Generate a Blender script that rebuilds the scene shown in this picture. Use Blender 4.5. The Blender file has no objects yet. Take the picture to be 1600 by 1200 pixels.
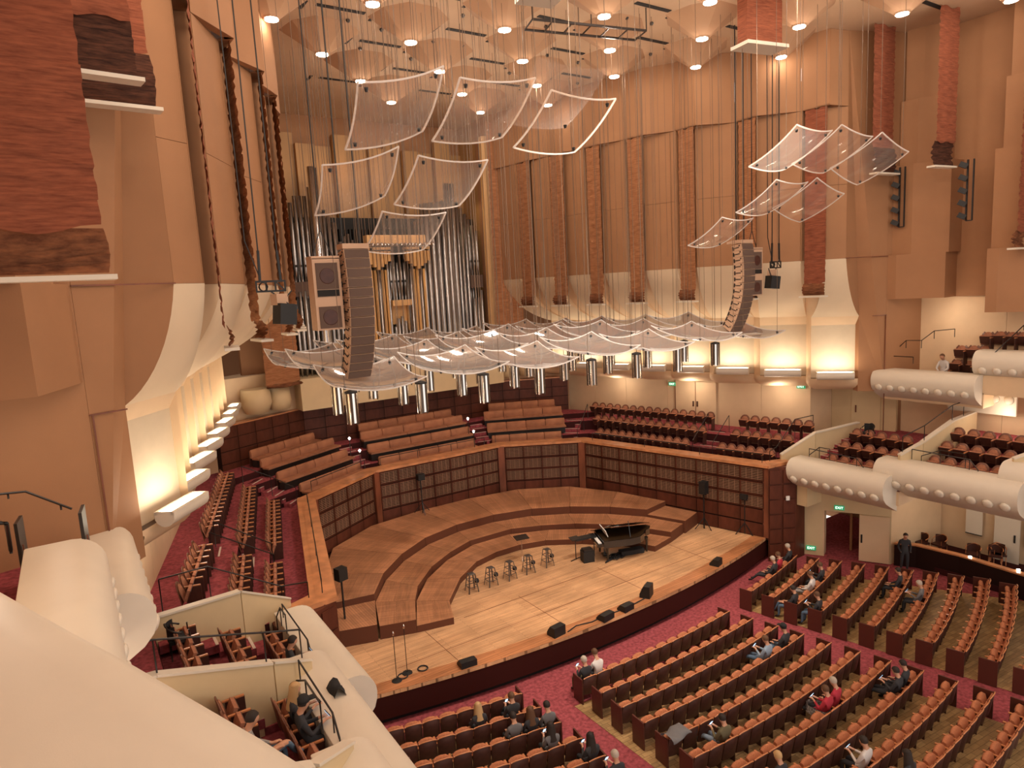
import bpy, math, random
from math import sin, cos, pi, radians as R, sqrt, atan2, hypot
from mathutils import Vector as V, Matrix
random.seed(7)
SC = bpy.context.scene
C = SC.collection
# ---------------------------------------------------------------- camera
F_PX, PITCH, ROLL, YAW = 1051.38443, 0.14074464, -0.05471637, 0.57951175
CAM = V((-15.6172548, -13.9525156, 12.0))
fw = V((sin(YAW)*cos(PITCH), cos(YAW)*cos(PITCH), -sin(PITCH)))
rt0 = V((cos(YAW), -sin(YAW), 0)); up0 = rt0.cross(fw)
rt = cos(ROLL)*rt0 + sin(ROLL)*up0; up = -sin(ROLL)*rt0 + cos(ROLL)*up0
cd = bpy.data.cameras.new('camera'); cam = bpy.data.objects.new('camera', cd); C.objects.link(cam)
cd.sensor_width = 36; cd.lens = F_PX/1600*36; cd.clip_start = 0.05; cd.clip_end = 200
cam.matrix_world = Matrix(((rt.x, up.x, -fw.x, CAM.x), (rt.y, up.y, -fw.y, CAM.y), (rt.z, up.z, -fw.z, CAM.z), (0, 0, 0, 1)))
SC.camera = cam
def pix(p):
    d = V(p)-CAM; z = d.dot(fw)
    return (800+F_PX*d.dot(rt)/z, 600-F_PX*d.dot(up)/z, z)
def at(px, py, z):           # point of a survey pixel on the level z
    d = fw+rt*((px-800)/F_PX)-up*((py-600)/F_PX)
    return CAM+d*((z-CAM.z)/d.z)
def seen(p, m=30):
    x, y, z = pix(p)
    return z > 0.5 and -m < x < 1600+m and -m < y < 1200+m
# ---------------------------------------------------------------- world, exposure
w = bpy.data.worlds.new('world'); SC.world = w; w.use_nodes = True
w.node_tree.nodes['Background'].inputs[0].default_value = (1.0, .91, .83, 1)
w.node_tree.nodes['Background'].inputs[1].default_value = AMB = 0.9
SC.view_settings.view_transform = 'Standard'; SC.view_settings.look = 'None'
SC.view_settings.gamma = 1; SC.view_settings.use_curve_mapping = False
SC.view_settings.exposure = 0.55
LAMP_W, TROUGH_W, STAGE_W, ORGAN_W = 82, 21, 4700, 8
def light(kind, name, loc, power, col, size=.3, aim=None, spot=None, sy=None, blend=.6):
    l = bpy.data.lights.new(name, kind); l.energy = power; l.color = col
    if kind == 'AREA':
        l.size = size
        if sy: l.shape = 'RECTANGLE'; l.size_y = sy
    else: l.shadow_soft_size = size
    if spot: l.spot_size = R(spot); l.spot_blend = blend
    o = bpy.data.objects.new(name, l); C.objects.link(o); o.location = loc
    if aim is not None: o.rotation_euler = (V(aim)-V(loc)).to_track_quat('-Z', 'Y').to_euler()
    return o
# house lights over the stage and over the stalls (rig above the ceiling line of the photograph)
light('SPOT', 'stage_wash', (-3, -1, 20.6), STAGE_W, (1, .90, .76), .5, (-1.5, 8.5, 0), 76, blend=.8)
light('SPOT', 'stage_wash', (4, -1, 20.6), STAGE_W, (1, .90, .76), .5, (2.5, 8, 0), 66, blend=.8)
light('SPOT', 'stage_wash', (2.5, 2, 20.6), 900, (1, .8, .6), .5, (2.5, 8, 0), 34, blend=1)
# ---------------------------------------------------------------- materials
MATS = {}
def mat(name, col, rough=.6, metal=0, spec=.4, emit=None, es=1, noise=0, nscale=4, bump=0, bscale=60, stretch=None, col2=None, detail=4, coat=0):
    m = bpy.data.materials.new(name); m.use_nodes = True; nt = m.node_tree; b = nt.nodes['Principled BSDF']
    b.inputs['Base Color'].default_value = (*col, 1); b.inputs['Roughness'].default_value = rough
    b.inputs['Metallic'].default_value = metal; b.inputs['Specular IOR Level'].default_value = spec
    if coat: b.inputs['Coat Weight'].default_value = coat; b.inputs['Coat Roughness'].default_value = .2
    if emit: b.inputs['Emission Color'].default_value = (*emit, 1); b.inputs['Emission Strength'].default_value = es
    if noise or col2 or bump:
        tc = nt.nodes.new('ShaderNodeTexCoord'); mp = nt.nodes.new('ShaderNodeMapping')
        nt.links.new(tc.outputs['Object'], mp.inputs[0])
        if stretch: mp.inputs['Scale'].default_value = stretch
    if noise or col2:
        n = nt.nodes.new('ShaderNodeTexNoise'); n.inputs['Scale'].default_value = nscale; n.inputs['Detail'].default_value = detail
        nt.links.new(mp.outputs[0], n.inputs['Vector'])
        mx = nt.nodes.new('ShaderNodeMix'); mx.data_type = 'RGBA'
        c2 = col2 or tuple(c*(1-noise) for c in col); c1 = col if col2 else tuple(min(1, c*(1+noise)) for c in col)
        mx.inputs[6].default_value = (*c1, 1); mx.inputs[7].default_value = (*c2, 1)
        cr = nt.nodes.new('ShaderNodeMapRange'); cr.inputs[1].default_value = .3; cr.inputs[2].default_value = .7
        nt.links.new(n.outputs[0], cr.inputs[0]); nt.links.new(cr.outputs[0], mx.inputs[0])
        nt.links.new(mx.outputs[2], b.inputs['Base Color'])
    if bump:
        n2 = nt.nodes.new('ShaderNodeTexNoise'); n2.inputs['Scale'].default_value = bscale; n2.inputs['Detail'].default_value = 3
        nt.links.new(mp.outputs[0], n2.inputs['Vector'])
        bp = nt.nodes.new('ShaderNodeBump'); bp.inputs['Strength'].default_value = bump; bp.inputs['Distance'].default_value = .05
        nt.links.new(n2.outputs[0], bp.inputs['Height']); nt.links.new(bp.outputs[0], b.inputs['Normal'])
    MATS[name] = m
    return m
plaster = mat('plaster_tan', (.32, .155, .072), .75, noise=.05, nscale=.8, bump=.05)
plaster_l = mat('plaster_light', (.68, .49, .31), .7, noise=.04, nscale=1.5, bump=.04)
cove = mat('cove_cream', (.60, .49, .35), .75, noise=.04, nscale=2.5)
cove_t = mat('cove_tan', (.64, .50, .345), .75, noise=.04, nscale=1)
frame_d = mat('chair_frame', (.15, .05, .026), .4, coat=.2)
cone_m = mat('cone_plaster_shaded', (.42, .245, .14), .8, noise=.05, nscale=.7)  # ceiling plaster darkened; the cones' shading is put into the colour
cream = mat('cream_paint', (.64, .49, .29), .5, noise=.03, nscale=2, bump=.03)
rail_c = mat('balcony_cream', (.66, .585, .48), .5, noise=.03, nscale=1.2, bump=.03, bscale=120)
ceil_m = mat('ceiling_plaster', (.52, .345, .215), .8, noise=.05, nscale=.7)
slat_m = mat('slat_lit', (.30, .165, .10), .4)
fabric_t = mat('terrace_fabric', (.34, .145, .085), .9, spec=.15, noise=.2, nscale=14)
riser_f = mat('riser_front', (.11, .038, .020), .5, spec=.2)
fascia_m = mat('fascia_red', (.040, .009, .007), .5, spec=.12)
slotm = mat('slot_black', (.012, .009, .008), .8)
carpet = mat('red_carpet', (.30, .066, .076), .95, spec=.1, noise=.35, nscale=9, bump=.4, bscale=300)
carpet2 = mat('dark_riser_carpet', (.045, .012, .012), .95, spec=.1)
nosing = mat('step_nosing', (.62, .5, .42), .6)
wood_d = mat('mahogany_panel', (.085, .024, .013), .42, noise=.35, nscale=3, stretch=(1, 1, .25), spec=.2)
wood_m = mat('redwood_panel', (.17, .052, .025), .4, noise=.3, nscale=3, stretch=(1, 1, .3))
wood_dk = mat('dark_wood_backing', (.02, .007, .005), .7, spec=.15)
wood_c = mat('cap_wood', (.50, .21, .09), .3, noise=.25, nscale=2.5, stretch=(1, 1, 1), coat=.3)
wood_s = mat('seat_wood', (.52, .20, .08), .35, coat=.3)
fabric = mat('seat_fabric', (.42, .16, .08), .9, spec=.15, noise=.15, nscale=20)
fabric_l = mat('bench_fabric', (.40, .17, .09), .9, spec=.15, col2=(.27, .115, .065), nscale=1.6)
shell = mat('seat_shell', (.058, .019, .013), .45, noise=.2, nscale=6)
endp = mat('row_end_panel', (.085, .022, .014), .4)
black = mat('black_metal', (.012, .011, .011), .5)
blackf = mat('black_fabric', (.018, .017, .018), .9)
rail_m = mat('rail_dark', (.02, .014, .012), .4)
chrome = mat('chrome', (.82, .80, .78), .12, metal=1)
pipe_m = mat('pipe_tin', (.44, .43, .43), .32, metal=1, noise=.12, nscale=3)
pipe_b = mat('pipe_bright', (.80, .80, .82), .25, metal=1)
pipe_g = mat('pipe_wood', (.55, .30, .11), .5, noise=.2, nscale=4, stretch=(1, 1, .1))
organ_dark = mat('organ_interior', (.015, .013, .012), .8)
oak = mat('organ_oak', (.62, .36, .15), .5, noise=.15, nscale=3, stretch=(1, 1, .2))
spk_t = mat('speaker_tan', (.50, .32, .21), .6)
spk_g = mat('speaker_grille', (.105, .064, .048), .8, bump=.3, bscale=200)
lampm = mat('lamp_glow', (1, .95, .85), .5, emit=(1, .93, .8), es=9)
trough_g = mat('trough_glow', (1, .95, .85), .5, emit=(1, .90, .70), es=5)
exit_g = mat('exit_green', (.02, .22, .10), .5, emit=(.03, .30, .13), es=.5)
exit_w = mat('exit_letters', (.9, 1, .9), .5, emit=(.8, 1, .85), es=1.3)
phone_m = mat('phone_screen', (.5, .7, .9), .3, emit=(.45, .72, 1), es=1.6)
white_m = mat('white_paint', (.75, .72, .68), .5)
skin_m = mat('skin', (.52, .27, .17), .6)
wire_d = mat('wire_dark', (.13, .08, .05), .6)
wire_l = mat('wire_light', (.35, .22, .14), .5)
hair_b = mat('hair_blond', (.45, .28, .13), .7); hair_k = mat('hair_dark', (.02, .012, .009), .7); hair_br = mat('hair_brown', (.10, .045, .02), .7)
hair_g = mat('hair_grey', (.40, .34, .28), .7)

def planks(name, c1, c2, wdt, ang=0, rough=.35, rows=None):
    m = bpy.data.materials.new(name); m.use_nodes = True; nt = m.node_tree; b = nt.nodes['Principled BSDF']
    tc = nt.nodes.new('ShaderNodeTexCoord'); mp = nt.nodes.new('ShaderNodeMapping'); mp.inputs['Rotation'].default_value[2] = ang
    nt.links.new(tc.outputs['Object'], mp.inputs[0])
    br = nt.nodes.new('ShaderNodeTexBrick'); br.inputs['Scale'].default_value = 1
    br.inputs['Brick Width'].default_value = rows or 2.4; br.inputs['Row Height'].default_value = wdt; br.inputs['Mortar Size'].default_value = .006
    br.inputs['Color1'].default_value = (*c1, 1); br.inputs['Color2'].default_value = (*c2, 1); br.inputs['Mortar'].default_value = (*[c*.45 for c in c2], 1)
    nt.links.new(mp.outputs[0], br.inputs['Vector'])
    mp2 = nt.nodes.new('ShaderNodeMapping'); mp2.inputs['Rotation'].default_value[2] = ang; mp2.inputs['Scale'].default_value = (.5, 9, 1)
    nt.links.new(tc.outputs['Object'], mp2.inputs[0])
    n = nt.nodes.new('ShaderNodeTexNoise'); n.inputs['Scale'].default_value = 1.6; n.inputs['Detail'].default_value = 6; n.inputs['Roughness'].default_value = .7
    nt.links.new(mp2.outputs[0], n.inputs['Vector'])
    n2 = nt.nodes.new('ShaderNodeTexNoise'); n2.inputs['Scale'].default_value = .5; n2.inputs['Detail'].default_value = 5
    nt.links.new(tc.outputs['Object'], n2.inputs['Vector'])
    ad = nt.nodes.new('ShaderNodeMath'); ad.operation = 'ADD'; nt.links.new(n.outputs[0], ad.inputs[0]); nt.links.new(n2.outputs[0], ad.inputs[1])
    mr = nt.nodes.new('ShaderNodeMapRange'); mr.inputs[1].default_value = .75; mr.inputs[2].default_value = 1.25; mr.inputs[3].default_value = .62; mr.inputs[4].default_value = 1.25
    nt.links.new(ad.outputs[0], mr.inputs[0])
    mx = nt.nodes.new('ShaderNodeVectorMath'); mx.operation = 'SCALE'
    nt.links.new(br.outputs['Color'], mx.inputs[0]); nt.links.new(mr.outputs[0], mx.inputs['Scale'])
    nt.links.new(mx.outputs[0], b.inputs['Base Color'])
    b.inputs['Roughness'].default_value = rough
    MATS[name] = m; return m
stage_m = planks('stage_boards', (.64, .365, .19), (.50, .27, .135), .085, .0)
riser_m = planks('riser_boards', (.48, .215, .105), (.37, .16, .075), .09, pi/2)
apron_m = planks('apron_boards', (.46, .19, .08), (.38, .15, .06), .12, 0, rows=5)
floor_m = planks('stalls_parquet', (.50, .32, .14), (.33, .19, .075), .16, .1, .5, rows=.32)

def weave(name, col, dark, sc=9, asp=3):
    m = bpy.data.materials.new(name); m.use_nodes = True; nt = m.node_tree; b = nt.nodes['Principled BSDF']
    tc = nt.nodes.new('ShaderNodeTexCoord'); mp = nt.nodes.new('ShaderNodeMapping'); mp.inputs['Scale'].default_value = (1, 1, asp)
    nt.links.new(tc.outputs['Object'], mp.inputs[0])
    n = nt.nodes.new('ShaderNodeTexNoise'); n.inputs['Scale'].default_value = sc*.35; n.inputs['Detail'].default_value = 6; n.inputs['Roughness'].default_value = .65
    nt.links.new(mp.outputs[0], n.inputs['Vector'])
    mr = nt.nodes.new('ShaderNodeMapRange'); mr.inputs[1].default_value = .35; mr.inputs[2].default_value = .65
    nt.links.new(n.outputs[0], mr.inputs[0])
    mx = nt.nodes.new('ShaderNodeMix'); mx.data_type = 'RGBA'; mx.inputs[6].default_value = (*dark, 1); mx.inputs[7].default_value = (*col, 1)
    nt.links.new(mr.outputs[0], mx.inputs[0]); nt.links.new(mx.outputs[2], b.inputs['Base Color'])
    b.inputs['Roughness'].default_value = .85; b.inputs['Specular IOR Level'].default_value = .15
    return m
banner_m = weave('banner_cloth', (.40, .18, .085), (.24, .095, .042), 7, 9)
banner_r = weave('banner_cloth_red', (.30, .095, .048), (.17, .05, .027), 7, 9)
banner_b = weave('banner_bunched', (.11, .042, .024), (.03, .013, .009), 7, 9)

def acrylic(name, haze, tint=(1, .93, .86)):
    m = bpy.data.materials.new(name); m.use_nodes = True; nt = m.node_tree; out = nt.nodes['Material Output']; nt.nodes.remove(nt.nodes['Principled BSDF'])
    t = nt.nodes.new('ShaderNodeBsdfTransparent'); t.inputs[0].default_value = (*tint, 1)
    g = nt.nodes.new('ShaderNodeBsdfGlossy'); g.inputs['Roughness'].default_value = .06
    d = nt.nodes.new('ShaderNodeBsdfDiffuse'); d.inputs[0].default_value = (.85, .82, .80, 1)
    tr = nt.nodes.new('ShaderNodeBsdfTranslucent'); tr.inputs[0].default_value = (.85, .82, .80, 1)
    dd = nt.nodes.new('ShaderNodeMixShader'); dd.inputs[0].default_value = .5; nt.links.new(d.outputs[0], dd.inputs[1]); nt.links.new(tr.outputs[0], dd.inputs[2])
    f = nt.nodes.new('ShaderNodeFresnel'); f.inputs[0].default_value = 1.45
    m1 = nt.nodes.new('ShaderNodeMixShader'); nt.links.new(f.outputs[0], m1.inputs[0]); nt.links.new(t.outputs[0], m1.inputs[1]); nt.links.new(g.outputs[0], m1.inputs[2])
    m2 = nt.nodes.new('ShaderNodeMixShader'); m2.inputs[0].default_value = haze; nt.links.new(m1.outputs[0], m2.inputs[1]); nt.links.new(dd.outputs[0], m2.inputs[2])
    nt.links.new(m2.outputs[0], out.inputs[0])
    return m
acry = acrylic('acrylic_clear', .10); acry_m = acrylic('acrylic_lit_milky', .22, (.97, .97, 1)); acry_e = acrylic('acrylic_edge', .7)  # milky sheet: same acrylic, reflected wall light mixed in as white
# ---------------------------------------------------------------- mesh helper
class M:
    def __init__(s): s.v = []; s.f = []; s.mi = []; s.sm = []; s.k = 0; s.s = False
    def face(s, idx): s.f.append(tuple(idx)); s.mi.append(s.k); s.sm.append(s.s)
    def box(s, c, d, rz=0, tilt=None):
        n = len(s.v); hx, hy, hz = d[0]/2, d[1]/2, d[2]/2
        mt = Matrix.Rotation(rz, 3, 'Z')
        if tilt: mt = mt @ Matrix.Rotation(tilt[0], 3, tilt[1])
        for x, y, z in ((-1,-1,-1),(1,-1,-1),(1,1,-1),(-1,1,-1),(-1,-1,1),(1,-1,1),(1,1,1),(-1,1,1)):
            s.v.append(tuple(mt @ V((x*hx, y*hy, z*hz)) + V(c)))
        for q in ((0,3,2,1),(4,5,6,7),(0,1,5,4),(1,2,6,5),(2,3,7,6),(3,0,4,7)): s.face([n+i for i in q])
        return s
    def bar(s, a, b, w, h, upv=(0,0,1)):
        a = V(a); b = V(b); d = (b-a); L = d.length; d.normalize(); u = V(upv); sd = d.cross(u)
        if sd.length < 1e-4: sd = V((1,0,0))
        sd.normalize(); u = sd.cross(d); n = len(s.v)
        for q in (a, b):
            for i, j in ((-1,-1),(1,-1),(1,1),(-1,1)): s.v.append(tuple(q+sd*(i*w/2)+u*(j*h/2)))
        for q in ((0,1,2,3),(7,6,5,4),(0,4,5,1),(1,5,6,2),(2,6,7,3),(3,7,4,0)): s.face([n+i for i in q])
        return s
    def prism(s, poly, z0, z1):
        n = len(s.v); k = len(poly)
        a = sum(poly[i][0]*poly[(i+1)%k][1]-poly[(i+1)%k][0]*poly[i][1] for i in range(k))
        if a < 0: poly = poly[::-1]
        for z in (z0, z1):
            for p in poly: s.v.append((p[0], p[1], z if not callable(z) else z(p)))
        s.face([n+k+i for i in range(k)]); s.face([n+i for i in range(k)][::-1])
        for i in range(k): j = (i+1) % k; s.face((n+i, n+j, n+k+j, n+k+i))
        return s
    def grid(s, rows, closed=False):
        n = len(s.v); r = len(rows); c = len(rows[0])
        for q in rows: s.v.extend(tuple(p) for p in q)
        for i in range(r-1):
            for j in range(c if closed else c-1):
                k = (j+1) % c; s.face((n+i*c+j, n+i*c+k, n+(i+1)*c+k, n+(i+1)*c+j))
        return s
    def tube(s, pts, r, k=6, cap=True):
        pts = [V(p) for p in pts]; rows = []; rr = r if isinstance(r, (list, tuple)) else [r]*len(pts)
        for i, p in enumerate(pts):
            d = (pts[min(i+1, len(pts)-1)]-pts[max(i-1, 0)]).normalized()
            a = V((0,0,1)) if abs(d.z) < .9 else V((1,0,0)); u = d.cross(a).normalized(); w_ = d.cross(u)
            rows.append([p+(u*cos(2*pi*j/k)+w_*sin(2*pi*j/k))*rr[i] for j in range(k)])
        o = s.s; s.s = True; n = len(s.v); s.grid(rows, True); s.s = o
        if cap:
            s.face([n+j for j in range(k)]); m = n+(len(pts)-1)*k; s.face([m+j for j in range(k)][::-1])
        return s
    def lathe(s, prof, k=12, c=(0,0,0), cap=True):
        rows = [[(c[0]+r*cos(2*pi*j/k), c[1]+r*sin(2*pi*j/k), c[2]+z) for j in range(k)] for r, z in prof]
        o = s.s; n = len(s.v); s.grid(rows, True); s.s = False
        if cap:
            s.face([n+j for j in range(k)][::-1]); m = n+(len(prof)-1)*k; s.face([m+j for j in range(k)])
        s.s = o; return s
    def build(s, name, m, parent=None, loc=None, rz=0):
        me = bpy.data.meshes.new(name); me.from_pydata(s.v, [], s.f)
        ms = m if isinstance(m, (list, tuple)) else [m]
        for q in ms: me.materials.append(q)
        if any(s.mi): me.polygons.foreach_set('material_index', s.mi)
        if any(s.sm): me.polygons.foreach_set('use_smooth', s.sm)
        me.update()
        return link(name, me, parent, loc, rz)
def link(name, me, parent=None, loc=None, rz=0):
    o = bpy.data.objects.new(name, me); C.objects.link(o)
    if parent: o.parent = parent
    if loc is not None: o.location = loc
    if rz: o.rotation_euler = (0, 0, rz)
    return o
def tag(o, label=None, cat=None, group=None, kind=None):
    if label: o['label'] = label
    if cat: o['category'] = cat
    if group: o['group'] = group
    if kind: o['kind'] = kind
    return o
def empty(name, loc=(0,0,0), rz=0, **k):
    o = bpy.data.objects.new(name, None); C.objects.link(o); o.location = loc; o.rotation_euler = (0,0,rz); o.empty_display_size = .1
    return tag(o, **k)
def struct(o, label=None): return tag(o, label=label, kind='structure')
def dup(o, parent=None, loc=None, rz=None, label=None, group=None):
    c = o.copy(); C.objects.link(c)
    if parent: c.parent = parent
    if loc is not None: c.location = loc
    if rz is not None: c.rotation_euler = (0, 0, rz)
    if label: c['label'] = label
    if group: c['group'] = group
    for ch in list(KIDS.get(o.name, ())): 
        d = ch.copy(); C.objects.link(d); d.parent = c
        for g in KIDS.get(ch.name, ()): e = g.copy(); C.objects.link(e); e.parent = d
    return c
KIDS = {}
def kids(root):
    KIDS[root.name] = list(root.children)
    for ch in root.children: KIDS[ch.name] = list(ch.children)
    return root
def lerp(a, b, t): return tuple(a[i]+(b[i]-a[i])*t for i in range(len(a)))
ORD = ['first', 'second', 'third', 'fourth', 'fifth', 'sixth', 'seventh', 'eighth', 'ninth', 'tenth', 'eleventh', 'twelfth', 'thirteenth', 'fourteenth', 'fifteenth', 'sixteenth', 'seventeenth', 'eighteenth', 'nineteenth', 'twentieth']
# ================================================================ floors and stage
FZ = -1.1
fl = M(); fl.prism([(-19, -17), (19, -17), (19, 6), (-19, 6)], FZ-.2, FZ)
struct(fl.build('floor', carpet), 'red carpeted main floor with aisles between the blocks of seats')
def arc(x, y0, k=70.): return y0 + x*x/k
def fan(x0f, x1f, y0, y1, nx=10, z=FZ+.012, h=.01):
    m = M(); pts = []
    for i in range(nx+1): x = x0f(y0)+(x1f(y0)-x0f(y0))*i/nx; pts.append((x, arc(x, y0)))
    for i in range(nx+1): x = x1f(y1)+(x0f(y1)-x1f(y1))*i/nx; pts.append((x, arc(x, y1)))
    m.prism(pts, FZ-.05, z); return m
cb = empty('stalls_flooring', kind='structure')
fan(lambda y: -3.75, lambda y: 3.62+.2*(1.6-y), 1.4, -15, 10).build('floor_block', floor_m, cb)
fan(lambda y: 5.5+.2*(1.8-y), lambda y: 10.1+.45*(1.8-y), 1.9, -13, 8).build('floor_block', floor_m, cb)
fan(lambda y: -10.5, lambda y: -5.2, 1.7, -12, 8).build('floor_block', floor_m, cb)
tag(cb, 'tan parquet flooring under the three seat blocks')
# stage: apron front follows an arc
AP = [(x, 3.45+1.15*(x/9.8)**2) for x in [-11.2+22.4*i/28 for i in range(29)]]
stage = empty('stage', kind='structure', label='raised wooden concert stage with curved dark red front edge')
sm = M(); sm.prism(AP+[(11.2, 6.5), (8.0, 14.6), (4, 17.2), (-4, 17.2), (-8.0, 14.6), (-11.2, 6.5)], -.12, 0)
sm.build('stage_floor', stage_m, stage)
m = M(); m.prism(AP+[(p[0], p[1]+.62) for p in AP[::-1]], .0, .012); m.build('apron_edge', apron_m, stage)
m = M(); m.s = False
for i in range(28):
    a, b = AP[i], AP[i+1]; m.face([len(m.v)+k for k in range(4)]); m.v += [(a[0], a[1]+.02, FZ+.22), (b[0], b[1]+.02, FZ+.22), (b[0], b[1]+.02, -.02), (a[0], a[1]+.02, -.02)]
m.build('front_fascia', fascia_m, stage)
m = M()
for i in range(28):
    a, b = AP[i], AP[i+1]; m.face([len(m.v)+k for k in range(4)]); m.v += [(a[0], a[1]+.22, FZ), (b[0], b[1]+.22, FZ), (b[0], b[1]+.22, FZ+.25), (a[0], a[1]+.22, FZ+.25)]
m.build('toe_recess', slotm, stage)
for x in (-6.2, -2.05, 2.05, 6.2):
    M().box((x, 5.6, .003), (.016, 3.1, .006)).build('board_joint', wood_m, stage)
for y, x0, x1 in ((7.0, -4.6, 4.6), (5.4, -8, 8.3)):
    M().box(((x0+x1)/2, y, .004), (x1-x0, .014, .006)).build('board_joint', wood_m, stage)
# risers: three faceted horseshoe tiers built of separate platform wagons
H1 = [(5.12, 6.8), (4.6, 8.1), (3.25, 9.65), (1.87, 10.65), (.62, 11.0)]
H2 = [(6.47, 7.1), (5.82, 8.55), (5.2, 9.6), (3.9, 10.95), (2.5, 11.85), (1.15, 12.45)]
H3 = [(7.13, 9.3), (6.1, 10.85), (4.65, 12.25), (3.0, 13.3), (1.05, 13.85)]
HB = [(8.75, 9.6), (7.9, 13.0), (7.4, 14.6), (5.4, 15.9), (3.7, 17.0), (1.2, 17.05)]
def sym(h): return h+[(-x, y) for x, y in h[::-1]]
def resample(ch, n):
    L = [0]
    for i in range(len(ch)-1): L.append(L[-1]+hypot(ch[i+1][0]-ch[i][0], ch[i+1][1]-ch[i][1]))
    out = []
    for k in range(n+1):
        t = L[-1]*k/n; i = max(j for j in range(len(L)-1) if L[j] <= t+1e-9); u = (t-L[i])/(L[i+1]-L[i]); out.append((ch[i][0]+(ch[i+1][0]-ch[i][0])*u, ch[i][1]+(ch[i+1][1]-ch[i][1])*u))
    return out
def wagons(inner, outer, z, zb, name):
    r = empty(name, kind='structure')
    I = sym(inner); O = resample(sym(outer), len(I)-1)
    for i in range(len(I)-1):
        a, b, c, d = I[i], I[i+1], O[i+1], O[i]
        cx = sum(q[0] for q in (a,b,c,d))/4; cy = sum(q[1] for q in (a,b,c,d))/4
        q = [(p[0]+(cx-p[0])*.006, p[1]+(cy-p[1])*.006) for p in (a,b,c,d)]
        ang = atan2(b[1]-a[1], b[0]-a[0])
        mm = M(); mm.prism([((x-cx)*cos(-ang)-(y-cy)*sin(-ang), (x-cx)*sin(-ang)+(y-cy)*cos(-ang)) for x, y in q], 0, z-zb)
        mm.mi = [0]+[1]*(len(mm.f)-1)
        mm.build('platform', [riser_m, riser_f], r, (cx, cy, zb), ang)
    return r
tag(wagons(H1, H2, .26, .0, 'stage_riser'), 'lowest horseshoe orchestra riser of red-brown boards')
tag(wagons(H2, [(7.7, 7.5)]+H3, .5, .0, 'stage_riser'), 'middle horseshoe orchestra riser of red-brown boards')
tag(wagons(H3, HB, .87, .0, 'stage_riser'), 'highest horseshoe orchestra riser against the stage wall')
for s in (-1, 1):
    mm = M(); mm.prism([(s*7.13, 9.28), (s*7.8, 7.45), (s*9.15, 7.9), (s*8.72, 9.7)], 0, .62); mm.mi = [0]+[1]*(len(mm.f)-1)
    struct(mm.build('stage_riser', [riser_m, riser_f]), 'end step platform of the risers at the %s stage wall' % ('left' if s < 0 else 'right'))
# stage wall (parapet) with louvred panels
IN = [(10.04, 4.5), (7.5, 14.64), (3.7, 17.05), (-3.7, 17.05), (-7.5, 14.64), (-10.04, 4.5)]
ZR = 3.45
pw = empty('wall_stage', kind='structure', label='mahogany wall around the stage with louvred panels and a wooden cap')
def norm(a, b):
    d = V((b[0]-a[0], b[1]-a[1], 0)); d.normalize(); return d, V((d.y, -d.x, 0))  # second points away from stage
gp_cache = {}
def panel_mesh(wd, ht, slat):
    key = (round(wd, 3), round(ht, 3), slat)
    if key in gp_cache: return gp_cache[key]
    m = M(); f = .05
    if slat:
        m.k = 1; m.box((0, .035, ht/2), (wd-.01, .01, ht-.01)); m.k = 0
        for x in (-1, 1): m.box((x*(wd/2-f/2), .0, ht/2), (f-.012, .05, ht-.02))
        for z in (f/2, ht-f/2): m.box((0, 0, z), (wd-.1, .05, f-.012))
        n = 7; m.k = 2
        for i in range(n): m.box((0, .010, f+(ht-2*f)*(i+.5)/n), (wd-.1, .022, .024))
        for x in (-.25, 0, .25): m.box((x*wd, .004, ht/2), (.012, .02, ht-2*f))
        m.k = 0
    else:
        m.box((0, .012, ht/2), (wd-.03, .03, ht-.03))
    me = bpy.data.meshes.new('panel'); me.from_pydata(m.v, [], m.f)
    me.materials.append(wood_d); me.materials.append(wood_dk); me.materials.append(slat_m); me.polygons.foreach_set('material_index', m.mi); me.update()
    gp_cache[key] = me; return me
for i in range(5):
    a, b = IN[i], IN[i+1]; d, nn = norm(a, b); L = hypot(a[0]-b[0], a[1]-b[1]); n = max(3, round(L/1.13)); ang = atan2(d.y, d.x)
    # nn must point outwards
    cpt = V(((a[0]+b[0])/2, (a[1]+b[1])/2-9.5, 0))
    if nn.dot(cpt) < 0: nn = -nn
    o = nn*.06
    M().prism([(a[0]+o.x, a[1]+o.y), (b[0]+o.x, b[1]+o.y), (b[0]+nn.x*.5, b[1]+nn.y*.5), (a[0]+nn.x*.5, a[1]+nn.y*.5)], -.1, ZR-.13).build('wall_core', wood_dk, pw)
    e = .22; wd = (L-2*e)/n
    for k in range(n):
        t = (e+wd*(k+.5))/L; p = V((a[0]+(b[0]-a[0])*t, a[1]+(b[1]-a[1])*t, 0))+nn*.02
        flip = ang if nn.dot(V((-sin(ang), cos(ang), 0))) > 0 else ang+pi
        for z, h, sl in ((2.66, .64, 1), (2.0, .62, 1), (1.36, .62, 1), (.68, .64, 0), (.02, .62, 0)):
            link('grille_panel' if sl else 'base_panel', panel_mesh(wd, h, sl), pw, (p.x, p.y, z), flip)
for i, p in enumerate(IN):
    q = V((p[0], p[1], 0)); cdir = (V((0, 9, 0))-q).normalized()
    if i in (0, 5):
        sg = 1 if i == 0 else -1; M().prism([(p[0]+sg*.06, p[1]-.02), (p[0]-sg*.03, p[1]+.28), (p[0]+sg*.3, p[1]+.35), (p[0]+sg*.4, p[1]-.1)], 0, ZR-.1).build('corner_post', wood_m, pw); continue
    M().box((0, 0, 0), (.36, .3, ZR-.1)).build('corner_post', wood_m, pw, (p[0]-cdir.x*.06, p[1]-cdir.y*.06, (ZR-.1)/2), atan2(cdir.y, cdir.x)+pi/2)
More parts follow.
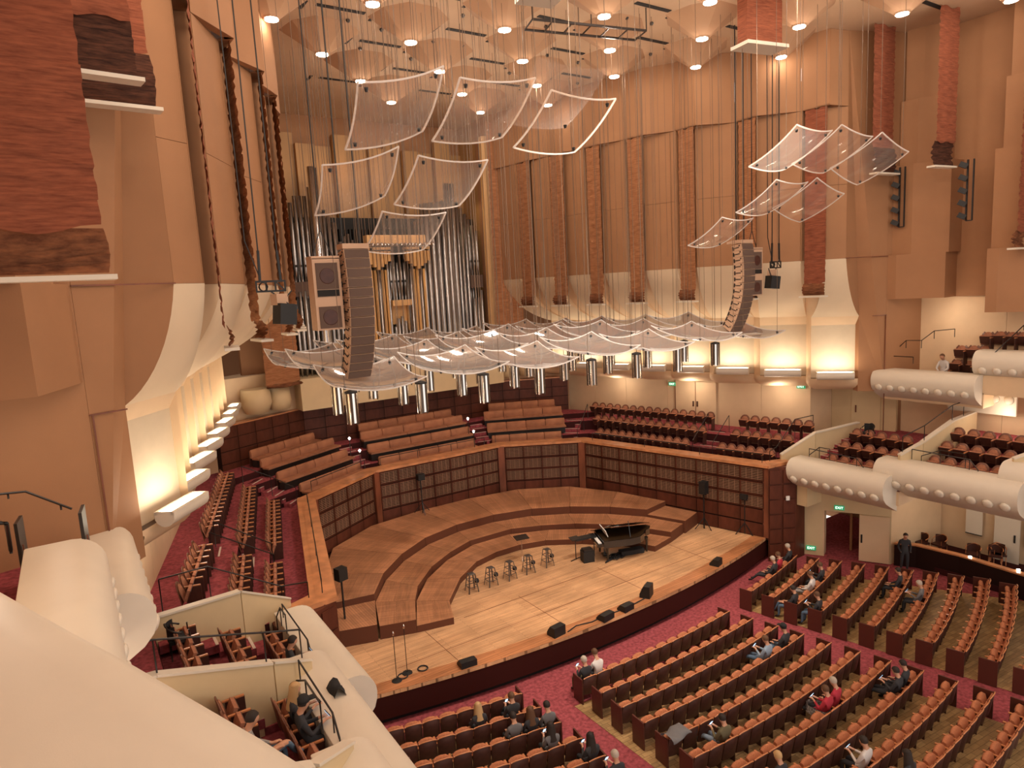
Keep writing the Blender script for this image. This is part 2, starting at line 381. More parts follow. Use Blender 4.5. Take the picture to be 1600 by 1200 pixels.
# cap
def offs(ch, d):
    out = []
    for i, p in enumerate(ch):
        ns = []
        for a, b in ((i-1, i), (i, i+1)):
            if a >= 0 and b < len(ch):
                dd, nn = norm(ch[a], ch[b]); cc = V(((ch[a][0]+ch[b][0])/2, (ch[a][1]+ch[b][1])/2-9.5, 0))
                ns.append(nn if nn.dot(cc) > 0 else -nn)
        if len(ns) == 1: v = ns[0]
        else: v = (ns[0]+ns[1]); v = v/(v.length_squared/2)
        out.append((p[0]+v.x*d, p[1]+v.y*d))
    return out
ci = offs(IN, -.04); co = offs(IN, .72)
for i in range(5):
    m = M(); m.prism([lerp(ci[i], ci[i+1], .001), lerp(ci[i+1], ci[i], .001), lerp(co[i+1], co[i], .001), lerp(co[i], co[i+1], .001)], ZR-.12, ZR)
    m.build('cap_rail', wood_c, pw)
# end piers of the stage wall, facing the audience
for s in (-1, 1):
    m = M(); m.prism([(s*10.04, 4.5), (s*10.9, 4.95), (s*11.9, 4.6), (s*11.9, 3.9), (s*11.2, 3.9)], FZ, ZR-.12); m.build('end_pier', wood_d, pw)
    m = M(); m.prism([(s*9.98, 4.46), (s*10.6, 5.1), (s*11.5, 4.75), (s*11.35, 4.3)], ZR-.12, ZR+.02); m.build('cap_rail', wood_c, pw)
    for z in (-.6, .1, .8, 1.5, 2.2, 2.9):
        for t in (.25, .75):
            a = (s*10.04, 4.5); b = (s*11.2, 3.9); p = lerp(a, b, t)
            link('base_panel', panel_mesh(.6, .66, 0), pw, (p[0]-s*.02, p[1]-.04, z-.33), atan2(b[1]-a[1], b[0]-a[0]) if s > 0 else atan2(b[1]-a[1], b[0]-a[0])+pi)
# ================================================================ terrace levels behind the stage wall
def chain(d_side, d_w, ymid, yend=4.2):
    # right half: side line n=(.970,.243), wedge line n=(.465,.885), mid y
    def ix(n1, c1, n2, c2):
        D = n1[0]*n2[1]-n1[1]*n2[0]; return ((c1*n2[1]-n1[1]*c2)/D, (n1[0]*c2-c1*n2[0])/D)
    ns, nw = (.970, .243), (.465, .885)
    p0 = ((d_side-ns[1]*yend)/ns[0], yend); p1 = ix(ns, d_side, nw, d_w); p2 = ((d_w-nw[1]*ymid)/nw[0], ymid)
    return [p0, p1, p2, (-p2[0], ymid), (-p1[0], p1[1]), (-p0[0], p0[1])]
OUT = [(15.6, 4.2), (15.2, 6), (11.4, 20.2), (5.8, 22.2), (-5.8, 22.2), (-11.4, 20.2), (-15.2, 6), (-15.6, 4.2)]
terr = empty('terrace_floor', kind='structure', label='stepped red carpeted terrace around and behind the stage')
LV = [(10.95, 16.2, 17.6, 2.6), (12.66, 18.3, 18.65, 3.4), (13.6, 19.28, 19.55, 3.95), (30, 20.25, 20.4, 4.25)]
LV[0] = (11.35, 16.98, 17.6, 2.85)
for i, (ds, dw, ym, z) in enumerate(LV):
    if i < 3:
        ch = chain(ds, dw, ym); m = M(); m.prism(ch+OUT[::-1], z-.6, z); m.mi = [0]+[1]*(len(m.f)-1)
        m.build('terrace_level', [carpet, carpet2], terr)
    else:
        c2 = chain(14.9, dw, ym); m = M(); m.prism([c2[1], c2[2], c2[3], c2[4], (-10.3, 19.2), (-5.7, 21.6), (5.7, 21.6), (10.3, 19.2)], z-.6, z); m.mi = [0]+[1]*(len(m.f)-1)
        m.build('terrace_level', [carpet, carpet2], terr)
for s in (-1, 1): M().prism([(s*11.3, 3.4), (s*16, 3.4), (s*16, 4.3), (s*11.3, 4.3)], 1.5, 2.8).build('terrace_end', cream, terr)
# wooden screen behind the benches
SCN = [(10.3, 19.25), (5.68, 21.55), (-5.68, 21.55), (-10.3, 19.25)]
scr = empty('wall_screen', kind='structure', label='panelled mahogany screen behind the choir benches below the organ')
for i in range(3):
    a, b = SCN[i], SCN[i+1]; L = hypot(a[0]-b[0], a[1]-b[1]); n = round(L/1.12); ang = atan2(b[1]-a[1], b[0]-a[0]); nx, ny = -sin(ang), cos(ang)
    if ny < 0: nx, ny = -nx, -ny
    M().prism([a, b, (b[0]+nx*.3, b[1]+ny*.3), (a[0]+nx*.3, a[1]+ny*.3)], 3.7, 6.3).build('screen_core', wood_dk, scr)
    M().prism([(a[0]-nx*.06, a[1]-ny*.06), (b[0]-nx*.06, b[1]-ny*.06), (b[0]+nx*.36, b[1]+ny*.36), (a[0]+nx*.36, a[1]+ny*.36)], 6.3, 6.36).build('cap_rail', wood_c, scr)
    for k in range(n):
        p = lerp(a, b, (k+.5)/n)
        for z in (3.95, 4.55, 5.15, 5.74):
            mm = panel_mesh(L/n, .59 if z < 5.7 else .56, 0); link('screen_panel', mm, scr, (p[0]-nx*.02, p[1]-ny*.02, z), ang if (-sin(ang)*nx+cos(ang)*ny) > 0 else ang+pi)
M().prism([(-10.3, 19.25), (-10.3, 20.6), (-5.9, 22.2), (-5.68, 21.6)], 6.0, 6.3).build('trim_1', plaster, None)['kind'] = 'structure'
M().prism([(10.3, 19.25), (10.3, 20.6), (5.9, 22.2), (5.68, 21.6)], 6.0, 6.3).build('trim_2', plaster, None)['kind'] = 'structure'
# ================================================================ hall shell
CZ = 22.0
ce = M(); ce.prism([(-18, -17), (18, -17), (18, 3), (8.5, 25.5), (-8.5, 25.5), (-18, 3)], CZ, CZ+.3)
ceil = struct(ce.build('ceiling', ceil_m), 'plaster ceiling with dark air slots and hanging facets')
Ck = [(12.4, 3.2), (10.95, 5.7), (9.6, 8.05), (8.6, 10.4), (7.9, 12.7), (7.3, 15.05), (6.8, 17.4), (6.3, 20.3)]
Fk = [(12.2, 4.4), (11.0, 6.95), (9.5, 9.2), (8.45, 11.6), (7.78, 13.9), (7.2, 16.2), (6.7, 18.6), (6.15, 21.4)]
TR = [((14.25, 3.0), (13.3, 4.25)), ((13.77, 5.35), (12.85, 6.75)), ((13.08, 7.83), (12.25, 9.17)), ((12.35, 10.1), (11.65, 11.3)), ((11.65, 12.2), (11.05, 13.3)), ((10.95, 14.35), (10.4, 15.5)), ((10.3, 16.5), (9.85, 17.6)), ((9.7, 18.5), (9.35, 19.5))]
ZC, ZP, ZL = 12.52, 9.9, 18.95
troughs = []
def wallset(s):
    side = 'left' if s < 0 else 'right'
    root = empty('wall_'+side, kind='structure', label='tall fluted tan plaster %s wall of the hall with curved lit coves' % side)
    mk = lambda p: (s*p[0], p[1])
    def slab(a, b, z0, z1, th=.25, m=plaster, name='wall_panel', out=1):
        d = V((b[0]-a[0], b[1]-a[1], 0)); d.normalize(); n = V((-d.y, d.x, 0))
        if n.x < 0 or (abs(n.x) < .05 and n.y < 0): n = -n
        g = .006; a2 = (a[0]+d.x*g, a[1]+d.y*g); b2 = (b[0]-d.x*g, b[1]-d.y*g)
        M().prism([mk(a2), mk(b2), mk((b2[0]+n.x*th, b2[1]+n.y*th)), mk((a2[0]+n.x*th, a2[1]+n.y*th))], z0+g, z1-g).build(name, m, root)
    prev = (13.46, 3.0)
    # panels: trough line pushed outwards
    P = []
    for a, b in TR:
        d = V((b[0]-a[0], b[1]-a[1], 0)); L = d.length; d.normalize(); n = V((d.y, -d.x, 0)); n = n if n.x > 0 else -n
        P.append(((a[0]-d.x*.22+n.x*.42, a[1]-d.y*.22+n.y*.42), (b[0]+d.x*.22+n.x*.42, b[1]+d.y*.22+n.y*.42), n))
    def curve(b, t, q):
        h = q if q < 1 else 1; hh = .35*h+.65*sin(h*pi/2)
        return (s*(b[0]+(t[0]-b[0])*hh), b[1]+(t[1]-b[1])*hh, ZP+(ZC-ZP)*(.45*h+.55*(1-cos(h*pi/2))))
    N = 10
    for k in range(8):
        c, f = Ck[k], Fk[k]; D = (c[0]+.33, c[1]+.32) if k < 6 else (c[0]+.22, c[1]+.1)
        # face towards the audience, three lifts of panels
        for z0, z1, bul in ((ZC, 15.7, .0), (15.7, ZL, .05), (ZL, CZ, .0)):
            slab(prev, c if z0 >= ZL else D, z0, z1)
        # overhanging block above the banner and the recess behind the banner
        slab(c, f, ZL, CZ)
        rc = (D[0]+.28, D[1]+.22); rf = (f[0]+.5, f[1]+.1)
        slab(rc, rf, ZC, ZL+.1, th=.15)
        M().prism([mk(c), mk(f), mk(rf), mk(rc), mk(D)], ZL, ZL+.05).build('soffit', plaster, root)
        slab(D, rc, ZC, ZL, th=.04); slab(f, rf, ZC, ZL, th=.04)
        # cove, its return, niche panel, soffit, base
        po, pi_, n = P[k]
        m = M(); m.s = True; m.grid([[curve(po, prev, i/N) for i in range(N+1)], [curve(pi_, D, i/N) for i in range(N+1)]]); m.build('cove', cove_t, root)
        m = M(); m.s = True; m.grid([[curve(pi_, D, i/N) for i in range(N+1)], [curve(pi_, rc, i/N) for i in range(N+1)]]); m.build('cove_cheek', cove_t, root)
        if k < 7:
            qo = P[k+1][0]
            m = M(); m.s = True; m.grid([[curve(pi_, rc, i/N) for i in range(N+1)], [curve(qo, rf, i/N) for i in range(N+1)]]); m.build('cove_return', plaster_l, root)
            m = M(); m.s = True; m.grid([[curve(qo, rf, i/N) for i in range(N+1)], [curve(qo, f, i/N) for i in range(N+1)]]); m.build('cove_cheek', plaster_l, root)
            m = M(); m.face((0,1,2,3)); m.v = [(s*pi_[0], pi_[1], 6.95), (s*qo[0], qo[1], 6.95), (s*qo[0], qo[1], ZP), (s*pi_[0], pi_[1], ZP)]; m.build('niche_return', plaster_l, root)
        b0 = (po[0]+n.x*.22, po[1]+n.y*.22); b1 = (pi_[0]+n.x*.22, pi_[1]+n.y*.22)
        m = M(); m.v = [(s*b0[0], b0[1], 7.0), (s*b1[0], b1[1], 7.0), (s*b1[0], b1[1], 9.5), (s*b0[0], b0[1], 9.5)]; m.face((0,1,2,3)); m.build('niche_panel', cove, root)
        m = M(); m.v = [(s*b0[0], b0[1], 9.5), (s*b1[0], b1[1], 9.5), (s*pi_[0], pi_[1], ZP), (s*po[0], po[1], ZP), (s*b0[0], b0[1], 7.0), (s*po[0], po[1], 7.0), (s*b1[0], b1[1], 7.0), (s*pi_[0], pi_[1], 7.0)]
        m.face((0,1,2,3)); m.face((0,4,5,3)); m.face((1,6,7,2)); m.build('niche_soffit', plaster_l, root)
        # rounded base under the niche running back to the lower wall
        nxt = P[k+1][0] if k < 7 else (P[k][1][0]-.3, P[k][1][1]+.8)
        rows = []
        for i in range(7):
            a = i/6*pi/2; u = -.12*sin(a*2)+.95*(1-cos(a)); dz = -.62*sin(a)
            rows.append([(s*(po[0]+u), po[1]+u*.3, 7.0+dz), (s*(pi_[0]+u), pi_[1]+u*.3, 7.0+dz), (s*(nxt[0]+u), nxt[1]+u*.3, 7.0+dz)])
        m = M(); m.s = True; m.grid(rows); m.build('niche_base', plaster_l, root)
        prev = f
        # trough lamp
        a, b = TR[k]
        t = empty('cove_lamp', (s*(a[0]+b[0])/2, (a[1]+b[1])/2, 7.3), atan2(b[1]-a[1], s*(b[0]-a[0])),
                  label='%s cream trough lamp from the boxes on the %s side wall' % (ORD[k], side), cat='lamp', group='cove lamps on the side walls')
        L = hypot(a[0]-b[0], a[1]-b[1]); m = M(); m.s = True; r = .24
        rows = [[(x, r*cos(q), r*sin(q)-.06) for q in [pi*.82+i*(pi*1.36)/10 for i in range(11)]] for x in (-L/2, L/2)]
        m.grid(rows); m.s = False
        for x in (-L/2, L/2): n0 = len(m.v); m.v += [(x, r*cos(q), r*sin(q)-.06) for q in [pi*.82+i*(pi*1.36)/10 for i in range(11)]]; m.face(range(n0, n0+11))
        m.box((0, .2, .02), (L, .08, .08)).box((0, -.2, .02), (L, .08, .08))
        m.build('housing', rail_c, t)
        M().box((0, 0, .02), (L-.12, .26, .03)).build('lens', trough_g, t)
        la = light('AREA', 'cove_light', (s*(a[0]+b[0])/2, (a[1]+b[1])/2, 7.38), TROUGH_W*(L/1.5), (1, .86, .66), L-.2, sy=.22)
        nn = V((s*P[k][2].x, P[k][2].y, 0)); aim = V((s*(a[0]+b[0])/2, (a[1]+b[1])/2, 7.38))+V((0,0,1))*1.0+nn*.35
        zz = (aim-la.location).to_track_quat('-Z', 'Y'); 
        xa = V((s*(b[0]-a[0]), b[1]-a[1], 0)).normalized(); za = -(aim-V(la.location)).normalized(); ya = za.cross(xa).normalized()
        la.matrix_world = Matrix(((xa.x, ya.x, za.x, la.location.x), (xa.y, ya.y, za.y, la.location.y), (xa.z, ya.z, za.z, la.location.z), (0,0,0,1)))
    # pier face with curved lower edge
    po = P[0][0]
    m = M(); pts = [mk2 for mk2 in ([(s*15.42, 2.22, CZ), (s*15.42, 2.22, 6.4), (s*(po[0]+.0), po[1], 6.4)]+[curve(po, (13.46, 3.0), i/N) for i in range(N+1)]+[(s*13.46, 3.0, CZ)])]
    n0 = len(pts); m.v = pts+[(p[0]+s*.15, p[1]+.3, p[2]) for p in pts]
    m.face(range(n0)); m.face(range(2*n0-1, n0-1, -1))
    for i in range(n0): j = (i+1) % n0; m.face((i, j, n0+j, n0+i))
    m.build('pier_face', plaster, root)
    M().bar((s*13.42, 2.99, 12.53), (s*15.42, 2.19, 12.53), .03, .03).build('seam', wood_m, root)
    M().bar((s*14.72, 2.46, 9.9), (s*15.42, 2.19, 9.9), .03, .03).build('seam', wood_m, root)
    M().bar((s*15.36, 2.2, 4.3), (s*15.36, 2.2, 9.9), .03, .03).build('seam', wood_m, root)
    # lower wall of the terrace
    x0 = lambda y: 14.6-.26*(y-6.9)
    ys = [5.6, 8.0, 11.2, 13.3, 16.0, 18.2, 20.2]
    for i in range(6): slab((x0(ys[i]), ys[i]), (x0(ys[i+1]), ys[i+1]), 3.9, 6.75, m=plaster_l)
    slab((14.94, 5.6), (16.3, 5.3), 3.9, 6.75, m=plaster_l); slab((16.3, 5.3), (16.9, 2.4), 3.9, 6.75, m=cream)
    # side wall behind the boxes
    slab((17.3, 7.5), (17.3, 2.4), 1.8, CZ); slab((18.3, 26), (18.3, -16), FZ-.3, CZ); slab((15.4, 7.4), (17.3, 7.4), 1.8, 9)
    slab((15.42, 2.22), (17.3, 1.6), 6.4, CZ, m=plaster)
    for y0, y1 in ((2.4, -1.8), (-1.8, -6), (-6, -10), (-10, -16.5)):
        slab((17.3, y0), (17.3, y1), FZ, 10.6, m=plaster_l); slab((17.2, y0), (17.2, y1), 10.6, CZ, m=plaster)
    for j in range(4 if s > 0 else 1):
        y = -3.9*j; t = .12*j
        for z0, z1, pl in ((10.6, 12.55, [(15.45+t, 2.25), (15.5+t, 1.87), (16.15+t, .14), (17.3, .14), (17.3, 2.2)]),
                       (12.55, 16.4, [(15.65+t, 2.2), (15.7+t, 1.35), (16.2+t, .05), (17.3, 0), (17.3, 2.1)]),
                       (16.4, 19.1, [(15.85+t, 2.0), (15.9+t, 1.3), (16.3+t, .4), (17.3, .4), (17.3, 2.0)]),
                       (19.1, CZ, [(16.0+t, 1.9), (16.1+t, 1.2), (16.4+t, .7), (17.3, .7), (17.3, 1.9)])):
            M().prism([(s*a, b+y) for a, b in pl], z0-.6*j if j and z0 < 12 else z0, z1).build('wall_block', plaster, root)
    return root
WR = wallset(1); WL = wallset(-1)
# rear of the platform: ledge, organ chamber
rear = empty('wall_back', kind='structure', label='orange wooden organ chamber and cream ledge behind the screen')
M().prism([(-6.0, 20.4), (6.3, 20.4), (6.3, 24), (-6.0, 24)], 6.36, 8.0).build('organ_ledge', cream, rear)
M().prism([(-9.6, 20.6), (-6.0, 21.6), (-6.0, 24), (-9.6, 22)], 6.3, 8.4).build('organ_ledge', plaster_l, rear)
for s in (-1, 1):
    m = M(); m.s = True; m.lathe([(.05, 0), (.55, .1), (.75, .6), (.7, 1.3)], 14, (s*8.2, 20.5, 6.5)); m.build('scallop', cream, rear)
    m = M(); m.s = True; m.lathe([(.05, 0), (.5, .1), (.6, .5), (.55, 1.2)], 14, (s*7.0, 20.9, 6.5)); m.build('scallop', cream, rear)
oakp = mat('chamber_oak', (.40, .22, .09), .55, noise=.12, nscale=2, stretch=(1, 1, .15))
for i in range(12):
    x = -6.2+12.6*i/12; y = 23.7+(.35 if i % 2 else 0)
    M().prism([(x+.01, y), (x+1.04, y), (x+1.04, y+.3), (x+.01, y+.3)], 7.5, 20.4+.6*((i % 3) == 1)).build('wall_panel', oakp, rear)
M().prism([(-6.4, 24.2), (6.6, 24.2), (6.6, 24.5), (-6.4, 24.5)], 7, CZ).build('wall_core', plaster, rear)
M().prism([(-6.5, 20.6), (-6.15, 20.6), (-6.15, 24.4), (-6.5, 24.4)], 7.8, CZ).build('chamber_jamb', oakp, rear)
M().prism([(6.3, 20.6), (6.65, 20.6), (6.65, 24.4), (6.3, 24.4)], 7.8, CZ).build('chamber_jamb', oakp, rear)
M().prism([(5.95, 20.9), (6.4, 20.7), (6.4, 21.0), (5.95, 21.2)], 7.8, 20.9).build('chamber_jamb', oak, rear)
M().prism([(-6.15, 20.65), (-5.95, 20.9), (-5.95, 21.1), (-6.15, 20.9)], 7.8, 20.9).build('chamber_jamb', oak, rear)
light('AREA', 'organ_light', (-2, 22.6, 18.9), ORGAN_W, (1, .66, .34), 5, (-2, 23.8, 19.6), sy=.4)
light('AREA', 'organ_light', (5.0, 22.2, 16.0), ORGAN_W*.5, (1, .7, .38), 1, (6.2, 22.0, 15), sy=3)
# upper back wall above the last bays
for s in (-1, 1):
    M().prism([(s*6.15, 21.4), (s*8.5, 21.6), (s*8.5, 22), (s*6.15, 21.9)], 8.3, CZ).build('wall_panel', plaster, rear)
M().prism([(-19, 26), (19, 26), (19, 26.3), (-19, 26.3)], FZ-.3, CZ).build('wall_core', plaster, rear)
for s in (-1, 1):
    for x, y, z, e in ((13.6, 6.6, 6.2, 22), (12.4, 11.2, 6.2, 22), (11.2, 15.8, 6.2, 22), (16.9, 3.6, 6.1, 26), (16.2, -2.2, 5.7, 16), (16.9, -5.6, 6.2, 30), (16.2, .2, 9.9, 14), (16.4, -4.6, 10.2, 16), (14.6, -1.2, 1.9, 18), (15.0, -4.5, 2.0, 18)):
        light('POINT', 'soffit_fill_light', (s*x, y, z), e*1.6, (1, .84, .66), .25)  # added fill for terrace and box walls, partly following glows on the ledges
# ---------------------------------------------------------------- ceiling details
def facet(x, y, seed):
    t = empty('ceiling_downlight', (x, y, 21.15)); rnd = random.Random(seed)
    m = M(); k = 8; R0 = 1.42; rows = []
    for r, z in ((R0, CZ-21.15+.02), (R0*.86, .72), (.30, .06), (.26, .0)):
        rows.append([(r*cos(2*pi*(j+.5)/k)*(1.08 if r > 1 and j % 2 else .94 if r > 1 else 1), r*sin(2*pi*(j+.5)/k), z) for j in range(k)])
    m.grid(rows, True); m.build('facet_cone', cone_m, t)
    M().lathe([(.22, 0), (.22, .05)], 12, (0, 0, -.03)).build('lens', lampm, t)
    return t
LX = [-13.75+2.5*i for i in range(12)]; LY = [-10.3+2.5*j for j in range(12)]
for j, y in enumerate(LY):
    for i, x in enumerate(LX):
        if (i+j) % 2: continue
        yy = y+.02; xx = x
        lim = 17 if yy < 2 else 12.6-.42*(yy-3) if yy < 12 else 7.9-.25*(yy-12.7)
        if abs(xx) > lim-.6: continue
        if not seen((xx, yy, 21.1), 130):
            if (i+j) % 4 == 0: light('POINT', 'downlight', (xx, yy, 20.4), LAMP_W*2.6, (1, .84, .68), .4)
            continue
        t = facet(xx, yy, i*31+j); px, py, _ = pix((xx, yy, 21.1))
        tag(t, 'faceted plaster ceiling cone with white downlight, %s in the %s row from the organ' % (ORD[i//2], ORD[11-j]), 'ceiling light', 'downlight cones of the ceiling')
        light('POINT', 'downlight', (xx, yy, 21.0), LAMP_W*(.3 if abs(xx) > lim-3 else 1), (1, .84, .68), .2)
for j in range(12):
    y = 10.0+2.52*(j-8)
    for i in range(7):
        x = -1.17+5.05*(i-3)+(2.52 if (j-8) % 2 else 0)
        lim = 15 if y < 2 else 11.5-.42*(y-3) if y < 12 else 7.5-.25*(y-12.7)
        if abs(x)+.9 > lim or not seen((x, y, CZ), 20): continue
        M().box((x, y, CZ-.01), (1.75, .2, .03)).build('air_slot', slotm, ceil)
        if abs(x)+2 < lim: M().box((x+1.27, y+.2, CZ-.01), (.12, .7, .03)).build('air_slot', slotm, ceil); M().box((x-1.27, y+.2, CZ-.01), (.12, .7, .03)).build('air_slot', slotm, ceil)
for i, p in enumerate([(x, y) for x in (-6, -4, -2.2, -.5, 1.4, 3.3, 5.2, 7.2) for y in (5.8, 8.4, 11, 13.5)]):
    M().lathe([(.05, -.12), (.09, -.05), (.05, 0)], 6, (p[0]+.3*sin(i*7), p[1]+.3*cos(i*5), CZ)).build('wire_anchor', rail_m, ceil)
# ================================================================ banners
banner_h = weave('banner_hem', (.26, .10, .045), (.11, .04, .02))
def banner(name, a, b, z0, z1, m, label, bunch=.7, depth=.05, seed=0, group='cloth banners hung on the walls', ledge=True, hem=None):
    rnd = random.Random(seed); a = V((*a, 0)); b = V((*b, 0)); d = (b-a); L = d.length; d.normalize(); n = V((-d.y, d.x, 0))
    c = (a+b)/2
    if n.dot(V((0, 3, 0))-c) < 0: n = -n
    t = empty(name, (c.x, c.y, z0)); tag(t, label, 'banner', group)
    m1 = M(); m1.s = True; rows = []; H = z1-z0; nz = int(H/.11); nx = 8; ph = [rnd.uniform(0, 6) for _ in range(nz+1)]
    off = 0
    for i in range(nz+1):
        z = bunch+(H-bunch)*i/nz; off = .55*off+.45*rnd.uniform(-1, 1)
        rows.append([tuple(d*(L*(j/nx-.5)*(1+.012*sin(i*1.7)))+n*(depth*(.5*sin(i*2.1+j*.35+ph[i]*.15)+.6*off*cos(j*.9+i*.1)))+V((0, 0, z+.05*sin(j*1.3+ph[i])+.03*(j-nx/2)**2/9))) for j in range(nx+1)])
    m1.grid(rows); m1.build('cloth', m, t)
    m2 = M(); m2.s = True; rows = []
    for i in range(13):
        q = i/12; rows.append([tuple(d*(L*(j/nx-.5)*(1.02+.05*sin(q*pi)))+n*(.06+.16*sin(q*pi)*(.6+.4*sin(i*2.2+j)))+V((0, 0, .03+bunch*q*1.02-.10*sin(pi*j/nx)*sin(q*pi)))) for j in range(nx+1)])
    m2.grid(rows); m2.build('gathered_hem', banner_b if z0 > 15 else banner_h, t)
    if ledge:
        ang = atan2(d.y, d.x); M().box((n.x*.12, n.y*.12, -.03), (L+.22, .34, .07), ang).build('ledge', rail_c, t)
    return t
BL = ['nearest the boxes', 'second from the boxes', 'third from the boxes', 'fourth from the boxes', 'fifth from the boxes', 'sixth from the boxes', 'seventh from the boxes']
for s in (-1, 1):
    sd = 'left' if s < 0 else 'right'
    for k in range(7):
        c, f = Ck[k], Fk[k]; q0, q1 = (.12, .88) if k < 5 else (.05, .95); o = .06
        a = (s*(c[0]+(f[0]-c[0])*q0+o), c[1]+(f[1]-c[1])*q0); b = (s*(c[0]+(f[0]-c[0])*q1+o), c[1]+(f[1]-c[1])*q1)
        banner('wall_banner', a, b, 10.95, ZL-.02, banner_m if k else banner_r, 'narrow ruched brown cloth banner between fins of the %s wall, %s' % (sd, BL[k]), seed=k*2+s, bunch=.5, group='narrow banners between wall fins')
    # broad flat woven banner beside the organ
    banner('wall_banner', (s*6.0, 20.35), (s*7.75, 20.05), 7.75, CZ-.4 if s > 0 else 12.5, banner_m, 'broad brown woven banner reaching low beside the organ pipes, %s side' % sd, seed=50+s, bunch=.15, ledge=False, group='narrow banners between wall fins')
    banner('wall_banner', (s*13.55, 1.98), (s*14.95, 1.86), 16.0, CZ-.05, banner_r, 'dark ruched banner high on the %s pier above the curved cove' % sd, seed=60+s, bunch=1.0)
    banner('wall_banner', (s*14.05, -.3), (s*15.3, -.45), 15.95, CZ-.05, banner_r, 'dark ruched banner with bunched foot on a ledge, one bay from the %s pier' % sd, seed=70+s, bunch=.9)
    banner('wall_banner', (s*15.02, -2.86), (s*17.0, -2.9), 12.5, CZ-.05, banner_r, 'largest red-brown ruched banner, hanging lowest above the %s boxes' % sd, seed=80+s, bunch=.6, depth=.07)
# red-brown cloth drums hanging from the ceiling in the middle
def hangbox(px0, px1, py, z, lab, dz=5):
    a = at(px0, py, z); b = at(px1, py+6, z); c = (a+b)/2
    t = empty('ceiling_banner', tuple(c)); tag(t, lab, 'banner', 'boxed banners below the ceiling')
    L = (b-a).length; ang = atan2((b-a).y, (b-a).x)
    M().box((0, 0, .06), (L*1.18, .9, .12), ang).build('batten', rail_c, t)
    M().box((0, 0, (CZ-z)/2+.1), (L, .5, CZ-z-.15), ang).build('cloth', banner_r, t)
    return c, ang, L
hb1 = hangbox(1160, 1214, 74, 20.2, 'red-brown boxed banner above three black cables, right of centre below the ceiling')
hb2 = hangbox(818, 868, -2, 20.6, 'boxed banner cut by the top edge of the picture above the truss')
# ================================================================ organ
org = empty('pipe_organ', (0.2, 21.3, 8.0)); tag(org, 'large pipe organ with silver and golden pipes behind the choir benches', 'organ')
M().box((0, 1.4, 4.2), (11.8, .1, 8.3)).build('case_back', organ_dark, org)
def hgt(x):   # height of the facade profile above the ledge
    u = x
    if u < -5.3: return 8.3+(u+5.9)*1.6
    if u < -4.4: return 9.3
    if u < -3.9: return 10.7
    if u < -3.1: return 9.0
    if u < -1.2: return 8.0-.25*(u+3.1)
    if u < -.3: return 7.6+1.2*(u+1.2)
    if u < .5: return 8.9-.9*(u+.3)
    if u < 1.6: return 7.6
    if u < 3.4: return 9.0+.12*(u-1.6)
    if u < 4.0: return 10.2
    return 9.4-1.25*(u-4.0)
pipes = []
def pipe(x, y, z0, h, r, m=pipe_m, foot=.75, name='pipe'):
    q = M(); q.s = True; q.lathe([(r*.22, z0), (r, z0+foot), (r, z0+h)], 9, (x, y, 0))
    q.k = 1; q.s = False; q.box((x, y-r*.93, z0+foot+.1), (r*1.1, .03, .12)); 
    return q.build(name, [m, slotm], org)
x = -5.75; i = 0
while x < 5.6:
    side_low = x < -4.5 or x > 4.75
    r = .09 if (-3 < x < 2) else .11
    big = (-4.35 < x < -3.85) or (2.05 < x < 4.0)
    if big: r = .15
    if -4.6 < x < -4.2: x = -4.18; continue
    gold = (-1.75 < x < -.55) or (.75 < x < 1.75)
    H_ = hgt(x)
    if side_low:   # two storeys: long pipes above a box, short ones below
        pipe(x, .1, 0, 4.0+.5*sin(i), r*.95); pipe(x, .35, 4.9, max(1.5, H_-4.9), r*.95)
    elif -.35 < x < .6:
        pipe(x, .15, 0, 1.9+.9*cos((x-.12)*3.2), .085); pipe(x, .35, 3.9, 1.9, .085)
    elif gold: pipe(x, .0, 0, 5.4, r*.9, pipe_g if i % 3 else pipe_m)
    elif -3.85 < x < -1.75: pipe(x, .25, 0, H_-.8+.3*sin(i*1.3), r)
    else: pipe(x, .1 if big else .25, 0, H_, r, pipe_b if r == .24 else pipe_m)
    x += r*2.35; i += 1
pipe(-4.4, -.15, 0, 10.7, .20, pipe_b)
for x0, x1 in ((-5.75, -4.55), (4.75, 5.6)): M().box(((x0+x1)/2, .3, 4.55), (x1-x0, .5, .75)).build('wind_chest', spk_g, org)
M().box((.12, .2, 3.55), (1.15, .7, .32)).build('wind_chest', oak, org)
M().box((-.42, .45, 2.3), (.1, .3, 2.5)).box((.66, .45, 2.3), (.1, .3, 2.5)).box((.12, .5, 3.0), (1.0, .05, 1.3)).build('pipe_case', oak, org)
for cx in (-1.15, 1.25):      # hanging golden towers
    m = M()
    for k in range(7):
        u = k/6-.5; h = 1.0-.9*abs(u)
        m.box((cx+u*1.3, -.1, 6.1-h/2+.3), (.17, .3, h))
    m.build('golden_tower', pipe_g, org)
    M().box((cx, -.05, 6.55), (1.5, .45, .14)).build('tower_cornice', oak, org)
M().box((.05, .1, 7.0), (3.5, .6, .55)).build('swell_box', oak, org)
m = M()
for k in range(16): m.s = True; m.tube([(-1.7+k*.235, -.1, 6.75), (-1.7+k*.235, -.95-.12*sin(k), 6.72)], [.045, .085], 7)
m.build('trumpet_rank', pipe_b, org)
m = M(); m.s = True
for k in range(62): 
    xx = -5.6+k*.182; m.lathe([(.06, 0), (.08, hgt(xx)-1.1+.35*sin(k*1.9))], 6, (xx, .8, 0))
tag(m.build('rear_pipes', pipe_m, org), kind='stuff')
m = M()
for k in range(26): m.box((-3.7+k*.19, .55, 6.9), (.07, .3, 1.5))
tag(m.build('shutters', organ_dark, org), kind='stuff')
